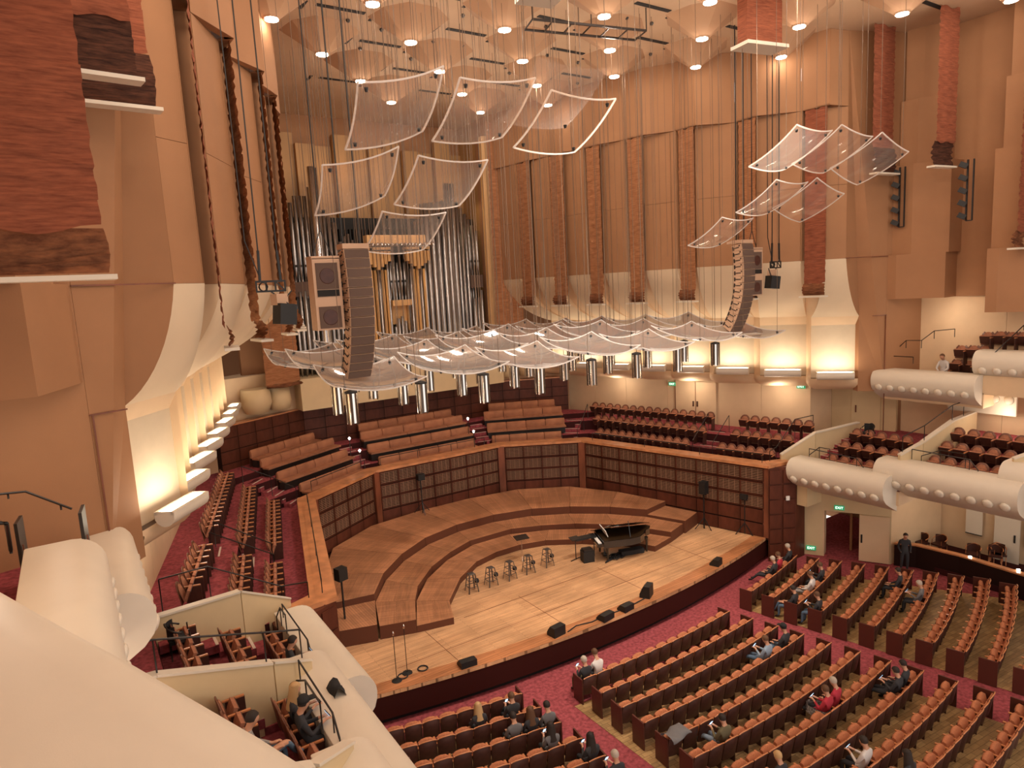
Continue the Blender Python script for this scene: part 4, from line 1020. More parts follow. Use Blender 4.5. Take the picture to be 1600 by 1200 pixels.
for s in (-1, 1):
    sd = 'left' if s < 0 else 'right'
    nose(s, 11.25, 4.1, -.25, 3.70, 'n', 'rounded cream front with knobs of the %s box next to the stage' % sd, 8)
    nose(s, 11.95, .55, -4.55, 4.2, 'n', 'rounded cream front with knobs of the second %s box from the stage' % sd, 9)
    nose(s, 12.55, -3.7, -9, 4.75, 'n', 'rounded cream front with knobs of the third %s box from the stage' % sd, 9)
    boxtier(s, 11.25, 4.0, -.35, 3.70, '%s box next to the stage' % sd, 8, (6, 5, 5), 1)
    boxtier(s, 11.95, .05, -4.5, 4.2, 'second %s box from the stage' % sd, 8, (6, 5, 5), 1)
    boxtier(s, 12.55, -4.7, -9, 4.75, 'third %s box from the stage' % sd, 8, (4, 4, 4), 1)
    wallstrip([(s*11.3, 4.75, 3.68), (s*12.7, 3.95, 4.6), (s*15.4, 3.4, 4.75)], .14, 2.5, 'dividing_wall', 'low cream wall with bent cap between the %s terrace and the first box' % sd)
    wallstrip([(s*12.14, -.15, 4.38), (s*13.0, -.62, 4.85), (s*15.02, -.85, 5.47), (s*16.9, -.95, 5.6)], .14, 3.0, 'dividing_wall', 'cream sloping wall between the first and second %s boxes' % sd)
    wallstrip([(s*12.6, -3.95, 4.85), (s*13.4, -4.75, 5.3), (s*15.4, -4.9, 6.0)], .14, 3.5, 'dividing_wall', 'cream sloping wall between the second and third %s boxes' % sd)
    # upper boxes
    nose(s, 15.38, 2.6, -1.65, 7.42, 'n', 'rounded cream front with knobs of the upper %s box beside the lit coves' % sd, 8, S=.74)
    nose(s, 15.95, -1.3, -8.4, 8.4, 'n', 'rounded cream front with knobs of the second upper %s box' % sd, 13, S=.74)
    M().prism([(s*15.7, 2.4), (s*17.3, 1.9), (s*17.3, -1.7), (s*15.7, -1.7)], 6.0, 6.65).build('upper_box_floor', plaster_l)['kind'] = 'structure'
    M().prism([(s*15.7, -1.6), (s*17.3, -1.6), (s*17.3, -6), (s*15.7, -6)], 6.6, 7.4).build('upper_box_floor', plaster_l)['kind'] = 'structure'
    # studded soffit block under the upper box
    # handrails of boxes
    handrail([(s*12.3, -.2, 5.15), (s*13.1, -.65, 5.55), (s*15.0, -.85, 6.15), (s*15.9, -.9, 6.2)], h=.75, lab='dark handrail on the wall between first and second %s boxes' % sd)
    handrail([(s*11.75, 3.6, 4.1), (s*11.75, 1.4, 4.05), (s*11.75, 1.1, 3.7)], h=.38, lab='low dark rail behind the rounded front of the first %s box' % sd)
    handrail([(s*12.45, -.5, 4.65), (s*12.45, -2.6, 4.6), (s*12.45, -2.9, 4.25)], h=.42, lab='low dark rail behind the rounded front of the second %s box' % sd)
    handrail([(s*11.9, 3.7, 3.75), (s*11.9, 3.2, 4.2), (s*11.9, 2.7, 4.2)], h=.5, lab='short bent dark rail at the stage end of the first %s box' % sd)
    handrail([(s*12.6, -.8, 4.4), (s*12.6, -1.5, 4.75), (s*12.6, -2.4, 4.75)], h=.6, lab='short bent dark rail at the stage end of the second %s box' % sd)
    # wall under the first box with door (right) / plain (left)
lowr = empty('wall_stalls', kind='structure', label='yellow-tan wall of the stalls under the right boxes with an open door')
pA, pB, pC = (11.95, 4.2), (12.42, 3.3), (12.62, 2.05)
def lw(a, b, z0, z1, m=cream, th=.15, nm='wall_panel'):
    d = V((b[0]-a[0], b[1]-a[1], 0)).normalized(); n = V((-d.y, d.x, 0)); n = n if n.x > 0 else -n
    return M().prism([a, b, (b[0]+n.x*th, b[1]+n.y*th), (a[0]+n.x*th, a[1]+n.y*th)], z0, z1).build(nm, m, lowr)
lw((11.9, 4.25), (12.45, 3.32), FZ, 2.6); lw((12.45, 3.32), (13.15, 2.0), 1.1, 2.6); lw((13.15, 2.0), (13.75, .9), FZ, 2.6); lw((13.75, .9), (17.2, .4), FZ, 3.2, plaster_l)
for z0, z1 in ((FZ, 1.1),): 
    lw((12.45, 3.32), (12.9, 3.5), z0, z1, plaster_l, .05)
M().box((14.6, 3.2, -.1), (1.6, .1, 2.2), .5).build('corridor_wall', plaster, lowr); M().prism([(12.5, 3.3), (13.2, 2.0), (16, 3), (15, 4.6)], FZ, FZ+.03).build('corridor_floor', carpet, lowr)
d1 = empty('door_1', (13.13, 2.02, FZ), kind='structure', label='cream door leaf standing open against the wall under the right box')
dd = atan2(.9-2.0, 13.75-13.15)
M().box((.62, -.09, 1.12), (1.2, .05, 2.15), 0).build('leaf', plaster_l, d1); M().box((.12, -.13, 1.1), (.07, .05, .38)).build('push_plate', black, d1); d1.rotation_euler = (0, 0, dd)
def wallthing(name, px, py, lab, cat, build, onto, rz=0):
    t = empty(name, onto, rz); tag(t, lab, cat); build(t); return t
def exit_sign(loc, rz, lab, w_=.42, h=.2, txt=True):
    t = empty('exit_sign', loc, rz); tag(t, lab, 'exit sign', 'green exit signs')
    M().box((0, 0, 0), (w_, .06, h)).build('housing', exit_g, t)
    if txt:
        cu = bpy.data.curves.new('lettering', 'FONT'); cu.body = 'EXIT'; cu.size = h*.8; cu.align_x = 'CENTER'; cu.align_y = 'CENTER'; cu.extrude = .004
        o = bpy.data.objects.new('lettering', cu); C.objects.link(o); cu.materials.append(exit_w); bpy.context.view_layer.update(); me_ = bpy.data.meshes.new_from_object(o); bpy.data.objects.remove(o); o = link('lettering', me_, t, (0, -.036, 0)); o.rotation_euler = (pi/2, 0, 0)
    return t
exit_sign((12.70, 2.70, 1.32), -1.08, 'green exit sign above the open door under the right boxes')
exit_sign((12.14, 3.72, -.75), -1.04, 'low green exit sign at the foot of the wall beside the stage')
p = at(1246, 607, 6.3); 
exit_sign((14.75, 6.0, 6.35), -1.32, 'green exit sign on the tan wall above the right terrace seats')
exit_sign((12.9, 12.9, 6.1), -1.3, 'green exit sign on the tan wall behind the hanging pendants')
# terrace doors, side desks
d2 = empty('door_2', (13.33, 11.55, 4.0), -1.315+0, kind='structure', label='double door flush in the tan wall above the right terrace seats')
for k in (-1, 1):
    M().box((k*.62, -.02, 1.15), (1.2, .05, 2.3)).build('leaf', plaster_l, d2); M().box((k*.12, -.06, 1.05), (.1, .04, .3)).build('push_plate', chrome, d2)
M().box((0, -.045, 1.15), (.02, .02, 2.3)).build('joint', wood_m, d2); M().box((-1.24, -.045, 1.3), (.03, .02, 2.6)).build('joint', wood_m, d2)
d3 = empty('door_3', (16.6, 3.7, 4.0), -1.36, kind='structure', label='yellowish flush door behind the first right box')
M().box((0, -.02, 1.2), (1.3, .05, 2.4)).build('leaf', cream, d3); M().box((-.45, -.06, 1.2), (.06, .04, .36)).build('handle', wood_m, d3)
# studded panel behind the second right box
sp = empty('studded_board', (16.9, -1.2, 5.6), pi/2*-1); tag(sp, 'cream panel with two rows of round studs under the upper right box', 'panel')
M().box((0, -.1, .75), (2.6, .1, 1.5)).build('board', rail_c, sp)
for r_ in range(2):
    for k in range(5):
        q = M(); q.s = True; q.lathe([(.19, 0), (.17, .06), (.08, .09), (.01, .1)], 14); o = q.build('stud', rail_c, sp); o.location = (-1.05+.52*k, -.15, 1.15-.48*r_); o.rotation_euler = (pi/2, 0, 0)
# dark desk with wooden cap at the right of the stalls
dk = empty('stalls_barrier', (13.9, .6, FZ)); tag(dk, 'dark curved barrier with a wooden cap in front of the chairs under the right boxes', 'barrier')
o = V((13.9, .6, FZ)); DK = [(13.75, .75), (14.2, .05), (14.35, -1.6), (14.1, -4.2), (13.7, -6.5)]
for i in range(4):
    a, b = DK[i], DK[i+1]; q = M(); q.prism([(a[0]-o.x, a[1]-o.y), (b[0]-o.x, b[1]-o.y), (b[0]-o.x+.12, b[1]-o.y), (a[0]-o.x+.12, a[1]-o.y)], 0, 1.0); q.build('front', wood_dk, dk)
    q = M(); q.prism([(a[0]-o.x-.06, a[1]-o.y), (b[0]-o.x-.06, b[1]-o.y), (b[0]-o.x+.22, b[1]-o.y), (a[0]-o.x+.22, a[1]-o.y)], 1.0, 1.06); q.build('cap', wood_c, dk)
for yy in (-2.0, -3.7): M().lathe([(.05, 1.06), (.07, 1.12), (.02, 1.14)], 8, (14.35-o.x, yy-o.y, 0)).build('lamp', lampm, dk)
struct(M().prism([(14.3, .3), (17.2, .2), (17.2, -9), (14.0, -9)], FZ, FZ+.25).build('box_floor', carpet2))
for k, (y0, y1) in enumerate(((-.7, -1.35), (-1.75, -2.75), (-3.0, -4.1))):
    if k == 1:
        d4 = empty('door_4', (17.05, -2.3, FZ+.25), -pi/2, kind='structure', label='pale door in the wall under the second right box'); M().box((0, -.02, 1.1), (.95, .05, 2.2)).build('leaf', rail_c, d4); M().box((.3, -.06, 1.1), (.06, .04, .34)).build('push_plate', black, d4)
    else:
        t = empty('acoustic_board', (17.05, (y0+y1)/2, .8), -pi/2); tag(t, 'pale rectangular wall panel %s the door under the right boxes' % ('left of' if k == 0 else 'right of'), 'panel'); M().box((0, 0, 0), (y0-y1, .06, 1.5)).build('board', white_m if 0 else rail_c, t); M().box((0, 0, -.77), (y0-y1, .08, .04)).build('edge', black, t)
def arm_chair(loc, rz, lab, m1=wood_s, m2=shell):
    t = empty('armchair', loc, rz); tag(t, lab, 'chair', 'armchairs behind the barrier')
    q = M(); q.s = True; q.grid([[(.26*sin(a), -.22*cos(a)-.02, z) for a in [-1.3+2.6*i/8 for i in range(9)]] for z in (.42, .62, .82)]); q.build('backrest', m2, t)
    q = M(); q.tube([(.28*sin(a), -.24*cos(a)-.02, .84-.16*(abs(a)/1.5)) for a in [-1.9+3.8*i/12 for i in range(13)]], .022, 6); q.build('rail', m1, t)
    M().box((0, .02, .43), (.48, .46, .08)).build('seat', m2, t)
    for x in (-.22, .22):
        for y in (-.2, .22): q = M(); q.tube([(x, y, 0), (x*.95, y*.95, .66 if y > 0 else .42)], .018, 5); q.build('leg', m1, t)
    return t
for i, (px, py, r_) in enumerate(((1440, 850, 1.2), (1468, 853, 1.4), (1520, 868, 1.7), (1555, 870, 2.0), (1570, 862, 2.2))):
    p = at(px, py, FZ+.6); arm_chair((min(p.x, 16.6), p.y, FZ+.25), r_, 'dark wooden armchair behind the stalls barrier, %s from the stage' % ORD[i])
arm_chair((-12.9, 5.2, 2.85), -1.2, 'dark armchair alone on the carpet behind the first left wall', rail_m, blackf)
arm_chair((-14.3, 2.7, 4.0), -1.6, 'black armchair at the back of the left box next to the stage', rail_m, blackf)
arm_chair((14.6, 2.5, 4.1), 1.4, 'tall black armchair at the back of the right box next to the stage', rail_m, blackf)
# ================================================================ on the stage
def bar_stool(loc, rz, lab):
    t = empty('bar_stool', loc, rz); tag(t, lab, 'stool', 'five metal stools on the stage')
    st = MATS.get('stool_steel') or mat('stool_steel', (.16, .15, .15), .3, metal=.8)
    q = M(); q.lathe([(.17, .735), (.175, .76), (.15, .77)], 4, (0, 0, 0)); o = q.build('seat', st, t); o.rotation_euler = (0, 0, pi/4)
    for x in (-1, 1):
        for y in (-1, 1): q = M(); q.bar((x*.12, y*.12, .75), (x*.21, y*.21, 0), .05, .025); q.build('leg', st, t)
    q = M()
    for z, w_ in ((.25, .19), (.5, .155)):
        for a, b in (((-1,-1),(1,-1)), ((1,-1),(1,1)), ((1,1),(-1,1)), ((-1,1),(-1,-1))): q.bar((a[0]*w_, a[1]*w_, z), (b[0]*w_, b[1]*w_, z), .025, .02)
    q.build('footrest', st, t)
    b = M(); b.s = True; b.lathe([(.02, .0), (.09, .03), (.10, .12), (.05, .18), (.01, .2)], 8, (.26, .02, .0)); o = b.build('headphones_bag', blackf); tag(o, 'small black bag hooked on the %s stool' % lab.split()[0], 'bag', 'small bags hanging on the stools'); o.location = (loc[0], loc[1], loc[2]+.28)
    return t
for i, x in enumerate((-3.25, -2.33, -1.40, -.45, .58)): bar_stool((x, 8.72+.04*(i == 4), 0), .1*(i % 3-1), '%s of five metal stools from the left on the stage' % ORD[i])
# grand piano (keyboard to the left, tail to the right)
pn = empty('grand_piano', (3.75, 7.6, 0), -.42); tag(pn, 'black grand piano with raised lid at the edge of the risers', 'piano')
pb = mat('piano_black', (.008, .007, .007), .08, spec=.6, coat=.6)
out = [(-.95, -.75), (-.95, .75), (.25, .75), (.75, .62), (1.05, .30), (1.25, -.05), (1.5, -.25), (1.62, -.5), (1.5, -.72), (1.2, -.75)]
out = [(x, -y) for x, y in out]
M().prism(out, .68, .98).build('case', pb, pn)
M().prism([(x*.96, y*.95) for x, y in out], .985, .99).build('soundboard', mat('piano_gold', (.05, .025, .01), .4, metal=.5), pn)
q = M(); lid = [(-.6, .77), (.9, .77), (1.35, .72), (1.6, .5), (1.3, .1), (1.0, -.35), (.6, -.7), (-.6, -.77)]
an = .42; q.v = [(x, .77-(.77-y)*cos(an), 1.0+(.77-y)*sin(an)) for x, y in lid]+[(x, .77-(.77-y)*cos(an), 1.03+(.77-y)*sin(an)) for x, y in lid]
q.face(range(8)); q.face(range(15, 7, -1)); 
for i in range(8): j = (i+1) % 8; q.face((i, j, 8+j, 8+i))
o = q.build('lid', pb, pn)
M().box((-1.08, 0, .80), (.28, 1.45, .12)).build('keybed', pb, pn); M().box((-1.08, 0, .875), (.15, 1.22, .03)).build('keyboard', white_m, pn)
M().bar((-.62, .62, .99), (-.85, .1, 1.25), .02, .9, (1, 0, 0)).build('music_desk', pb, pn); 
M().box((-.72, 0, 1.2), (.03, .9, .3), 0, (-.35, 'Y')).build('sheet_music', white_m, pn)
M().bar((.3, -.6, 1.0), (.3, -.35, 1.65), .02, .02, (1, 0, 0)).build('lid_prop', pb, pn)
for x, y in ((-.75, -.6), (-.75, .6), (1.25, -.0)):
    q = M(); q.lathe([(.04, 0), (.05, .1), (.05, .5), (.08, .68)], 8, (x, y, 0)); q.build('leg', pb, pn)
q = M(); q.bar((-.7, -.1, .68), (-.7, -.1, .1), .04, .04, (1, 0, 0)); q.bar((-.7, .1, .68), (-.7, .1, .1), .04, .04, (1, 0, 0)); q.box((-.72, 0, .1), (.2, .34, .05)); q.build('pedal_lyre', pb, pn)
t = empty('keyboard_rig', (2.2, 8.0, 0), -.3); tag(t, 'black amplifier with a stand of mixers left of the piano', 'equipment')
M().box((0, 0, .25), (.5, .42, .5)).build('amplifier', black, t); M().box((0, 0, .54), (.42, .36, .08)).build('laptop', rail_m, t)
M().box((.05, .35, .95), (1.0, .35, .08), .1).build('keyboard', black, t); M().box((-.45, .3, 1.0), (.42, .34, .03), .2, (.2, 'X')).build('music_shelf', rail_m, t)
q = M(); q.bar((-.4, .35, .9), (-.4, .35, 0), .03, .03, (1, 0, 0)); q.bar((.5, .4, .9), (.5, .4, 0), .03, .03, (1, 0, 0)); q.bar((-.7, .2, .03), (-.1, .5, .03), .03, .03); q.build('stand', black, t)
t = empty('cable_heap', (3.9, 7.45, 0)); tag(t, 'heap of black cables and stands on the floor under the piano', 'cables')
q = M(); rn = random.Random(5)
for k in range(9): 
    a = rn.uniform(0, 6); pts = [(rn.uniform(-.9, .9)+.1*j*cos(a), rn.uniform(-.3, .3), .03+.05*rn.random()) for j in range(7)]; q.tube(pts, .03, 5)
q.build('cables', blackf, t); M().box((.3, -.1, .12), (1.1, .35, .2), -.3).build('case', blackf, t)
t = empty('music_stand', (-.0, 9.85, .0)); tag(t, 'black music stand with a flat tray behind the stools', 'music stand')
M().box((0, 0, 1.12), (.62, .42, .03), -.2, (.15, 'X')).build('tray', spk_g if 0 else rail_m, t); q = M(); q.bar((0, 0, 0), (0, 0, 1.1), .025, .025, (1, 0, 0)); 
for a in (0, 2.1, 4.2): q.bar((0, 0, .25), (.3*cos(a), .3*sin(a), 0), .02, .02)
q.build('pole', chrome, t)
def wedge(loc, rz, lab, w_=.5, h=.34, d=.4):
    t = empty('stage_monitor', loc, rz); tag(t, lab, 'monitor speaker', 'black wedge monitors along the stage edge')
    q = M(); q.v = [(-w_/2, -d/2, 0), (w_/2, -d/2, 0), (w_/2, d/2, 0), (-w_/2, d/2, 0), (-w_/2, -d/2, h), (w_/2, -d/2, h), (w_/2, d*.1, h), (-w_/2, d*.1, h), (w_/2, d/2, h*.35), (-w_/2, d/2, h*.35)]
    for f in ((0,3,2,1),(4,5,6,7),(0,1,5,4),(1,2,8,6,5),(3,0,4,7,9),(2,3,9,8),(7,6,8,9)): q.face(f)
    q.build('cabinet', black, t); q = M(); q.v = [(-w_*.45, d*.12, h*.98), (w_*.45, d*.12, h*.98), (w_*.45, d*.49, h*.4), (-w_*.45, d*.49, h*.4)]; q.v = [(a, b+.008, c+.008) for a, b, c in q.v]; q.face((0,1,2,3)); q.build('grille', slotm, t)
wedge((-2.69, 3.85, 0), .1, 'small black wedge monitor left of centre at the stage edge', .52, .36); wedge((-.64, 3.62, 0), .15, 'low black monitor at the middle of the stage edge', .55, .24)
wedge((.39, 3.66, 0), .1, 'low black monitor just right of the middle of the stage edge', .5, .24); wedge((1.75, 3.95, 0), .5, 'tilted black monitor standing taller, right of centre at the stage edge', .5, .48)
wedge((6.0, 4.15, 0), .3, 'black wedge monitor near the right end of the stage edge', .42, .3); wedge((-6.1, 4.15, 0), -.1, 'low black monitor at the left end of the stage edge', .55, .22)
q = M(); q.s = True; q.tube([(-2.3, 3.7, .03), (-1.8, 3.85, .03), (-1.2, 3.7, .03), (-.7, 3.75, .03), (.3, 3.7, .03), (1.0, 3.75, .03), (1.8, 3.85, .03)], .022, 5); o = q.build('stage_cable', blackf); tag(o, 'black cable running between the monitors along the stage edge', 'cable')
def mic(loc, lab):
    t = empty('microphone_stand', loc); tag(t, lab, 'microphone stand', 'microphone stands at the left stage end')
    M().lathe([(.17, 0), (.16, .03), (.02, .05)], 12).build('base', black, t); M().lathe([(.012, .04), (.012, 1.55)], 6).build('pole', black, t)
    q = M(); q.s = True; q.lathe([(.02, 1.52), (.035, 1.6), (.02, 1.66), (.005, 1.67)], 8); q.build('microphone', chrome, t)
mic((-8.3, 4.75, 0), 'straight microphone stand on a round base, left of two'); mic((-7.85, 4.95, 0), 'straight microphone stand on a round base, right of two')
for i, (x, y) in enumerate(((-8.05, 4.85), (-7.35, 4.85))):
    q = M(); q.s = True; q.tube([(.16*cos(a), .16*sin(a), .03) for a in [2*pi*k/14 for k in range(15)]], .022, 5); o = q.build('coiled_cable', blackf); o.location = (x, y, 0); tag(o, 'black coil of cable %s the right microphone stand' % ('left of' if i == 0 else 'right of'), 'cable coil')
def pa(loc, rz, lab, z=1.4, h=.7, base=0):
    t = empty('loudspeaker_on_stand', (loc[0], loc[1], base), rz); tag(t, lab, 'loudspeaker', 'black loudspeakers on tripods')
    M().box((0, 0, z+h/2), (.36, .32, h)).build('cabinet', black, t); q = M(); q.bar((0, 0, 0), (0, 0, z), .05, .05, (1, 0, 0)); q.build('pole', black, t)
    q = M()
    for a in (.3, 2.4, 4.5): q.bar((0, 0, .55), (.45*cos(a), .45*sin(a), 0), .03, .03)
    q.build('tripod', black, t)
pa((-8.55, 8.6), .3, 'black loudspeaker on a tripod at the left stage wall', 2.1, .45); pa((8.95, 7.3), .2, 'black loudspeaker on a tripod at the right stage wall', 1.75, .6)
pa((9.8, 5.6), .2, 'thin dark stand with a small speaker near the right end of the stage', 1.7, .25); pa((2.1*-1+.6, 16.6), 0, 'slim dark stand against the middle of the stage wall', 1.75, .3, .87)
st = empty('wooden_stool', (13.7, 1.35, FZ)); tag(st, 'tall dark wooden stool against the wall beside the door', 'stool')
M().lathe([(.17, .72), (.17, .76)], 12).build('seat', rail_m, st)
for x in (-1, 1):
    for y in (-1, 1): q = M(); q.bar((x*.1, y*.1, .72), (x*.17, y*.17, 0), .035, .035); q.build('leg', rail_m, st)
q = M(); q.box((0, -.14, .3), (.27, .02, .02)).box((0, .14, .45), (.25, .02, .02)).box((.14, 0, .3), (.02, .27, .02)); q.build('stretcher', rail_m, st)
o = M().box((0, 0, 0), (.16, .05, .2), -.5).build('wall_box', white_m); o.location = tuple(V((10.75, 4.0, 1.9))); tag(o, 'small white switch box on the dark wooden pier at the stage end', 'switch box')
# ================================================================ own parapet and neighbouring upper left boxes
npts = [(-16.45, -4.6), (-16.30, -6.2), (-15.35, -8.6), (-14.75, -10.6), (-14.3, -13.2)]
ow = empty('near_parapet', (-16.5, -9, 9.6)); tag(ow, 'broad smooth cream parapet top of the nearest balcony, cutting across the lower left corner', 'parapet')
rows = []
P0 = [(-17.0, -6.6), (-16.6, -6.65), (-16.36, -6.9), (-15.80, -8.34), (-15.47, -9.15), (-14.98, -10.44), (-14.3, -12.4)]
m = M(); m.s = True
o = V((-16.5, -9, 9.6))
rows = []
for i, p in enumerate(P0):
    d = V((P0[min(i+1, 6)][0]-P0[max(i-1, 0)][0], P0[min(i+1, 6)][1]-P0[max(i-1, 0)][1], 0)).normalized(); n = V((-d.y, d.x, 0)) if d.y*-1 > 0 else V((d.y, -d.x, 0))
    n = V((-d.y, d.x, 0)); n = n if n.x > 0 else -n
    prof = [(-1.35, .0), (-1.0, .02), (-.45, .0), (-.2, -.06), (-.05, -.2), (0, -.45), (-.1, -.9), (-.5, -1.6)]
    rows.append([tuple(V((p[0], p[1], 9.93))+n*u+V((0, 0, z))-o) for u, z in prof])
m.grid(rows); m.build('rounded_top', rail_c, ow)
# dark posts of the upper left boxes and the wall rail
for i, (px0, py0, px1, py1) in enumerate(((28, 812, 46, 950), (127, 795, 155, 905))):
    a = at(px0, py0, 8.5+.3*i); t = empty('panel_edge', (a.x, a.y, a.z-1.6)); tag(t, 'thin dark glass-edged screen between the upper left boxes, %s' % ('nearer' if i == 0 else 'farther'), 'screen', 'screens of the upper left boxes')
    M().box((0, 0, .85), (.05, .55, 1.5), -.1).build('pane', rail_m, t); M().box((.03, -.2, .6), (.02, .04, 1.2)).build('edge', wood_m, t)
a = at(0, 772, 8.9); b = at(40, 768, 8.9); c = at(112, 795, 8.4)
handrail([tuple(a), tuple(b), tuple(c)], r=.022, posts=[tuple(lerp(a, b, .3)), tuple(lerp(b, c, .75))], h=.1, lab='dark handrail fixed to the wall above the upper left boxes')
a = at(0, 817, 9.0); b = at(10, 818, 9.0); c = at(17, 860, 8.2)
handrail([tuple(a), tuple(b), tuple(c)], r=.03, posts=[tuple(c)], h=.05, lab='short thick dark rail end at the left picture edge')
M().prism([(-15.9, 2.1), (-17.3, 2.1), (-17.3, -6), (-15.9, -6)], 6.9, 7.2).build('upper_box_floor', carpet)['kind'] = 'structure'
# upper right box: seats, rails, person's row
for i, (px, py, zz) in enumerate(((1475, 572, 7.3), (1492, 563, 7.5), (1510, 565, 7.5), (1499, 541, 8.0), (1518, 541, 8.0), (1536, 541, 8.0), (1540, 520, 8.5), (1560, 519, 8.5), (1578, 520, 8.5), (1596, 520, 8.5))):
    p = at(px, py, zz); x = min(max(p.x, 15.9), 17.0); d_ = fw+rt*((px-800)/F_PX)-up*((py-600)/F_PX); q_ = CAM+d_*((x-CAM.x)/d_.x)
    o = put('t', x, q_.y, q_.z-.85, pi/2, 'pink-brown round-backed seat in the upper right boxes, %s counted upwards from the front' % ORD[i], 'upper right box seats'); SEATS.append((x, q_.y, q_.z-.85, pi/2, o))
def wr(pts, X, lab, h=.35, posts=True, r=.02):
    out = []
    for px, py in pts: d_ = fw+rt*((px-800)/F_PX)-up*((py-600)/F_PX); out.append(tuple(CAM+d_*((X-CAM.x)/d_.x)))
    return handrail(out, r, lab=lab, h=h, posts=out if posts else [])
wr([(1390, 556), (1416, 532), (1440, 532), (1460, 517), (1492, 514)], 16.2, 'dark handrail rising at the stage end of the upper right boxes')
wr([(1388, 575), (1390, 556), (1427, 558)], 15.9, 'low dark rail at the front corner of the upper right box', h=.3)
wr([(1545, 560), (1600, 508)], 15.8, 'slanting dark rail between the upper right boxes', h=.2)
# ================================================================ people
def person(x, y, z, rz, top, trousers, hair, lab, pose='sit', phone=False, long=False, lean=0, skirt=None, seed=0, headdown=.25, cap=False):
    rnd = random.Random(seed); name = 'person'
    t = empty(name, (x, y, z), rz); tag(t, lab, 'person')
    vs = []; es = []; rad = []
    def add(p, r, par=None):
        vs.append(p); rad.append(r)
        if par is not None: es.append((par, len(vs)-1))
        return len(vs)-1
    sit = pose != 'stand'
    hz = .56 if sit else .95
    rec = pose == 'recline'
    py_ = .02 if not rec else .16
    pel = add((0, py_, hz), .135)
    sp1 = add((0, -.07-.03*rec+lean*.3, hz+.22), .125, pel); ch = add((0, -.11+lean, hz+.42), .145, sp1); nk = add((0, -.10+lean*1.2, hz+.58), .055, ch)
    hb = add((0, -.06+lean*1.35+headdown*.1, hz+.67), .075, nk); hd = add((0, -.04+lean*1.4+headdown*.2, hz+.76), .098, hb); ht = add((0, -.05+lean*1.4+headdown*.2, hz+.83), .075, hd)
    ns = add((0, .05+lean*1.4+headdown*.2, hz+.72), .016, hd)
    for s in (-1, 1): add((s*.088, -.05+lean*1.4+headdown*.2, hz+.75), .018, hd)
    for s in (-1, 1):
        hp = add((s*.09, py_+.03, hz-.01), .10, pel)
        if pose == 'stand': kn = add((s*.11, .03, .5), .065, hp); ak = add((s*.12, -.02, .09), .045, kn); to = add((s*.13, .14, .04), .04, ak)
        elif rec: kn = add((s*.12, .58, .50), .062, hp); ak = add((s*.12, .86, .20), .042, kn); to = add((s*.13, 1.0, .16), .038, ak)
        elif pose == 'cross' and s > 0: kn = add((-.02, .50, .64), .065, hp); ak = add((-.16, .66, .30), .045, kn); to = add((-.2, .80, .24), .038, ak)
        else: kn = add((s*.12, .46, .53), .065, hp); ak = add((s*.12, .47, .10), .045, kn); to = add((s*.13, .62, .05), .040, ak)
        sh = add((s*.17, -.10+lean, hz+.46), .07, ch)
        if pose == 'stand': el = add((s*.24, -.08, hz+.18), .045, sh); wr_ = add((s*.2, .12, hz+.06), .032, el)
        elif phone: el = add((s*.22, .02+lean, hz+.20), .046, sh); wr_ = add((s*.07, .30+lean, hz+.30), .030, el)
        else: el = add((s*.24, .02+lean, hz+.19), .046, sh); wr_ = add((s*.10, .28, hz+.10), .030, el)
        wx, wy, wz = vs[wr_]; pm = add((wx-s*.01, wy+.06, wz+.01), .028, wr_)
        for f in range(4): a = add((wx-s*.01+(f-1.5)*.019, wy+.12, wz+.012), .0095, pm); add((wx-s*.02+(f-1.5)*.019, wy+.145+.01*(f in (1, 2)), wz-.01), .0085, a)
        a = add((wx-s*.045, wy+.05, wz+.02), .010, pm); add((wx-s*.05, wy+.085, wz+.025), .009, a)
    me = bpy.data.meshes.new('body'); me.from_pydata(vs, es, []); o = bpy.data.objects.new('body', me); C.objects.link(o)
    o.modifiers.new('s', 'SKIN'); sv = me.skin_vertices[0].data
    for i, r in enumerate(rad): sv[i].radius = (r, r*.8 if i in (1, 2) else r); sv[i].use_root = (i == 0)
    sb = o.modifiers.new('u', 'SUBSURF'); sb.levels = 1; sb.render_levels = 1
    dg = bpy.context.evaluated_depsgraph_get(); nm = bpy.data.meshes.new_from_object(o.evaluated_get(dg)); bpy.data.objects.remove(o)
    nm.name = 'body'; nm.materials.clear()
    for mm in (skin_m, top, trousers, black): nm.materials.append(mm)
    for p in nm.polygons:
        cx, cy, cz = p.center; p.use_smooth = True; k = 1
        if cz > hz+.60 : k = 0
        elif (cy > .27 and cz > hz+.02 and not sit) : k = 0
        elif sit and cy > .24+lean and cz > hz+.0 and cz > .5 and abs(cx) < .2 and cz > hz+(.06 if not phone else .2): k = 0
        elif cz < hz+.07 and (cy > .0 or cz < hz): k = 2
        elif cz > hz+.57 and abs(cx) < .07: k = 0
        if cz < .13 and not rec or (rec and cy > .84): k = 3
        if skirt and k == 2 and cz < .45: k = 0
        p.material_index = k
    b = link('body', nm, t)
    hx, hy, hzz = vs[hd]; q = M(); q.s = True; rows = []
    for i in range(6):
        a = pi*.5*i/5; rr = .112*cos(a); rows.append([(hx+rr*cos(c_)*.92, hy-.022+rr*sin(c_)*1.02, hzz+.0+.118*sin(a)+(.035 if sin(c_) > .3 and i == 0 else -.03 if i == 0 else 0)) for c_ in [2*pi*j/12 for j in range(12)]])
    q.grid(rows, True); q.build('hair', hair, t)
    if long:
        q = M(); q.s = True; rows = []
        for i in range(6): zz = hzz+.08-.09*i; rows.append([(hx+(.10+.012*i)*cos(a), hy-.01-(.10+.01*i)*sin(a)-.012*i, zz) for a in [pi*(-.1+1.2*j/8) for j in range(9)]])
        q.grid(rows); q.build('long_hair', hair, t)
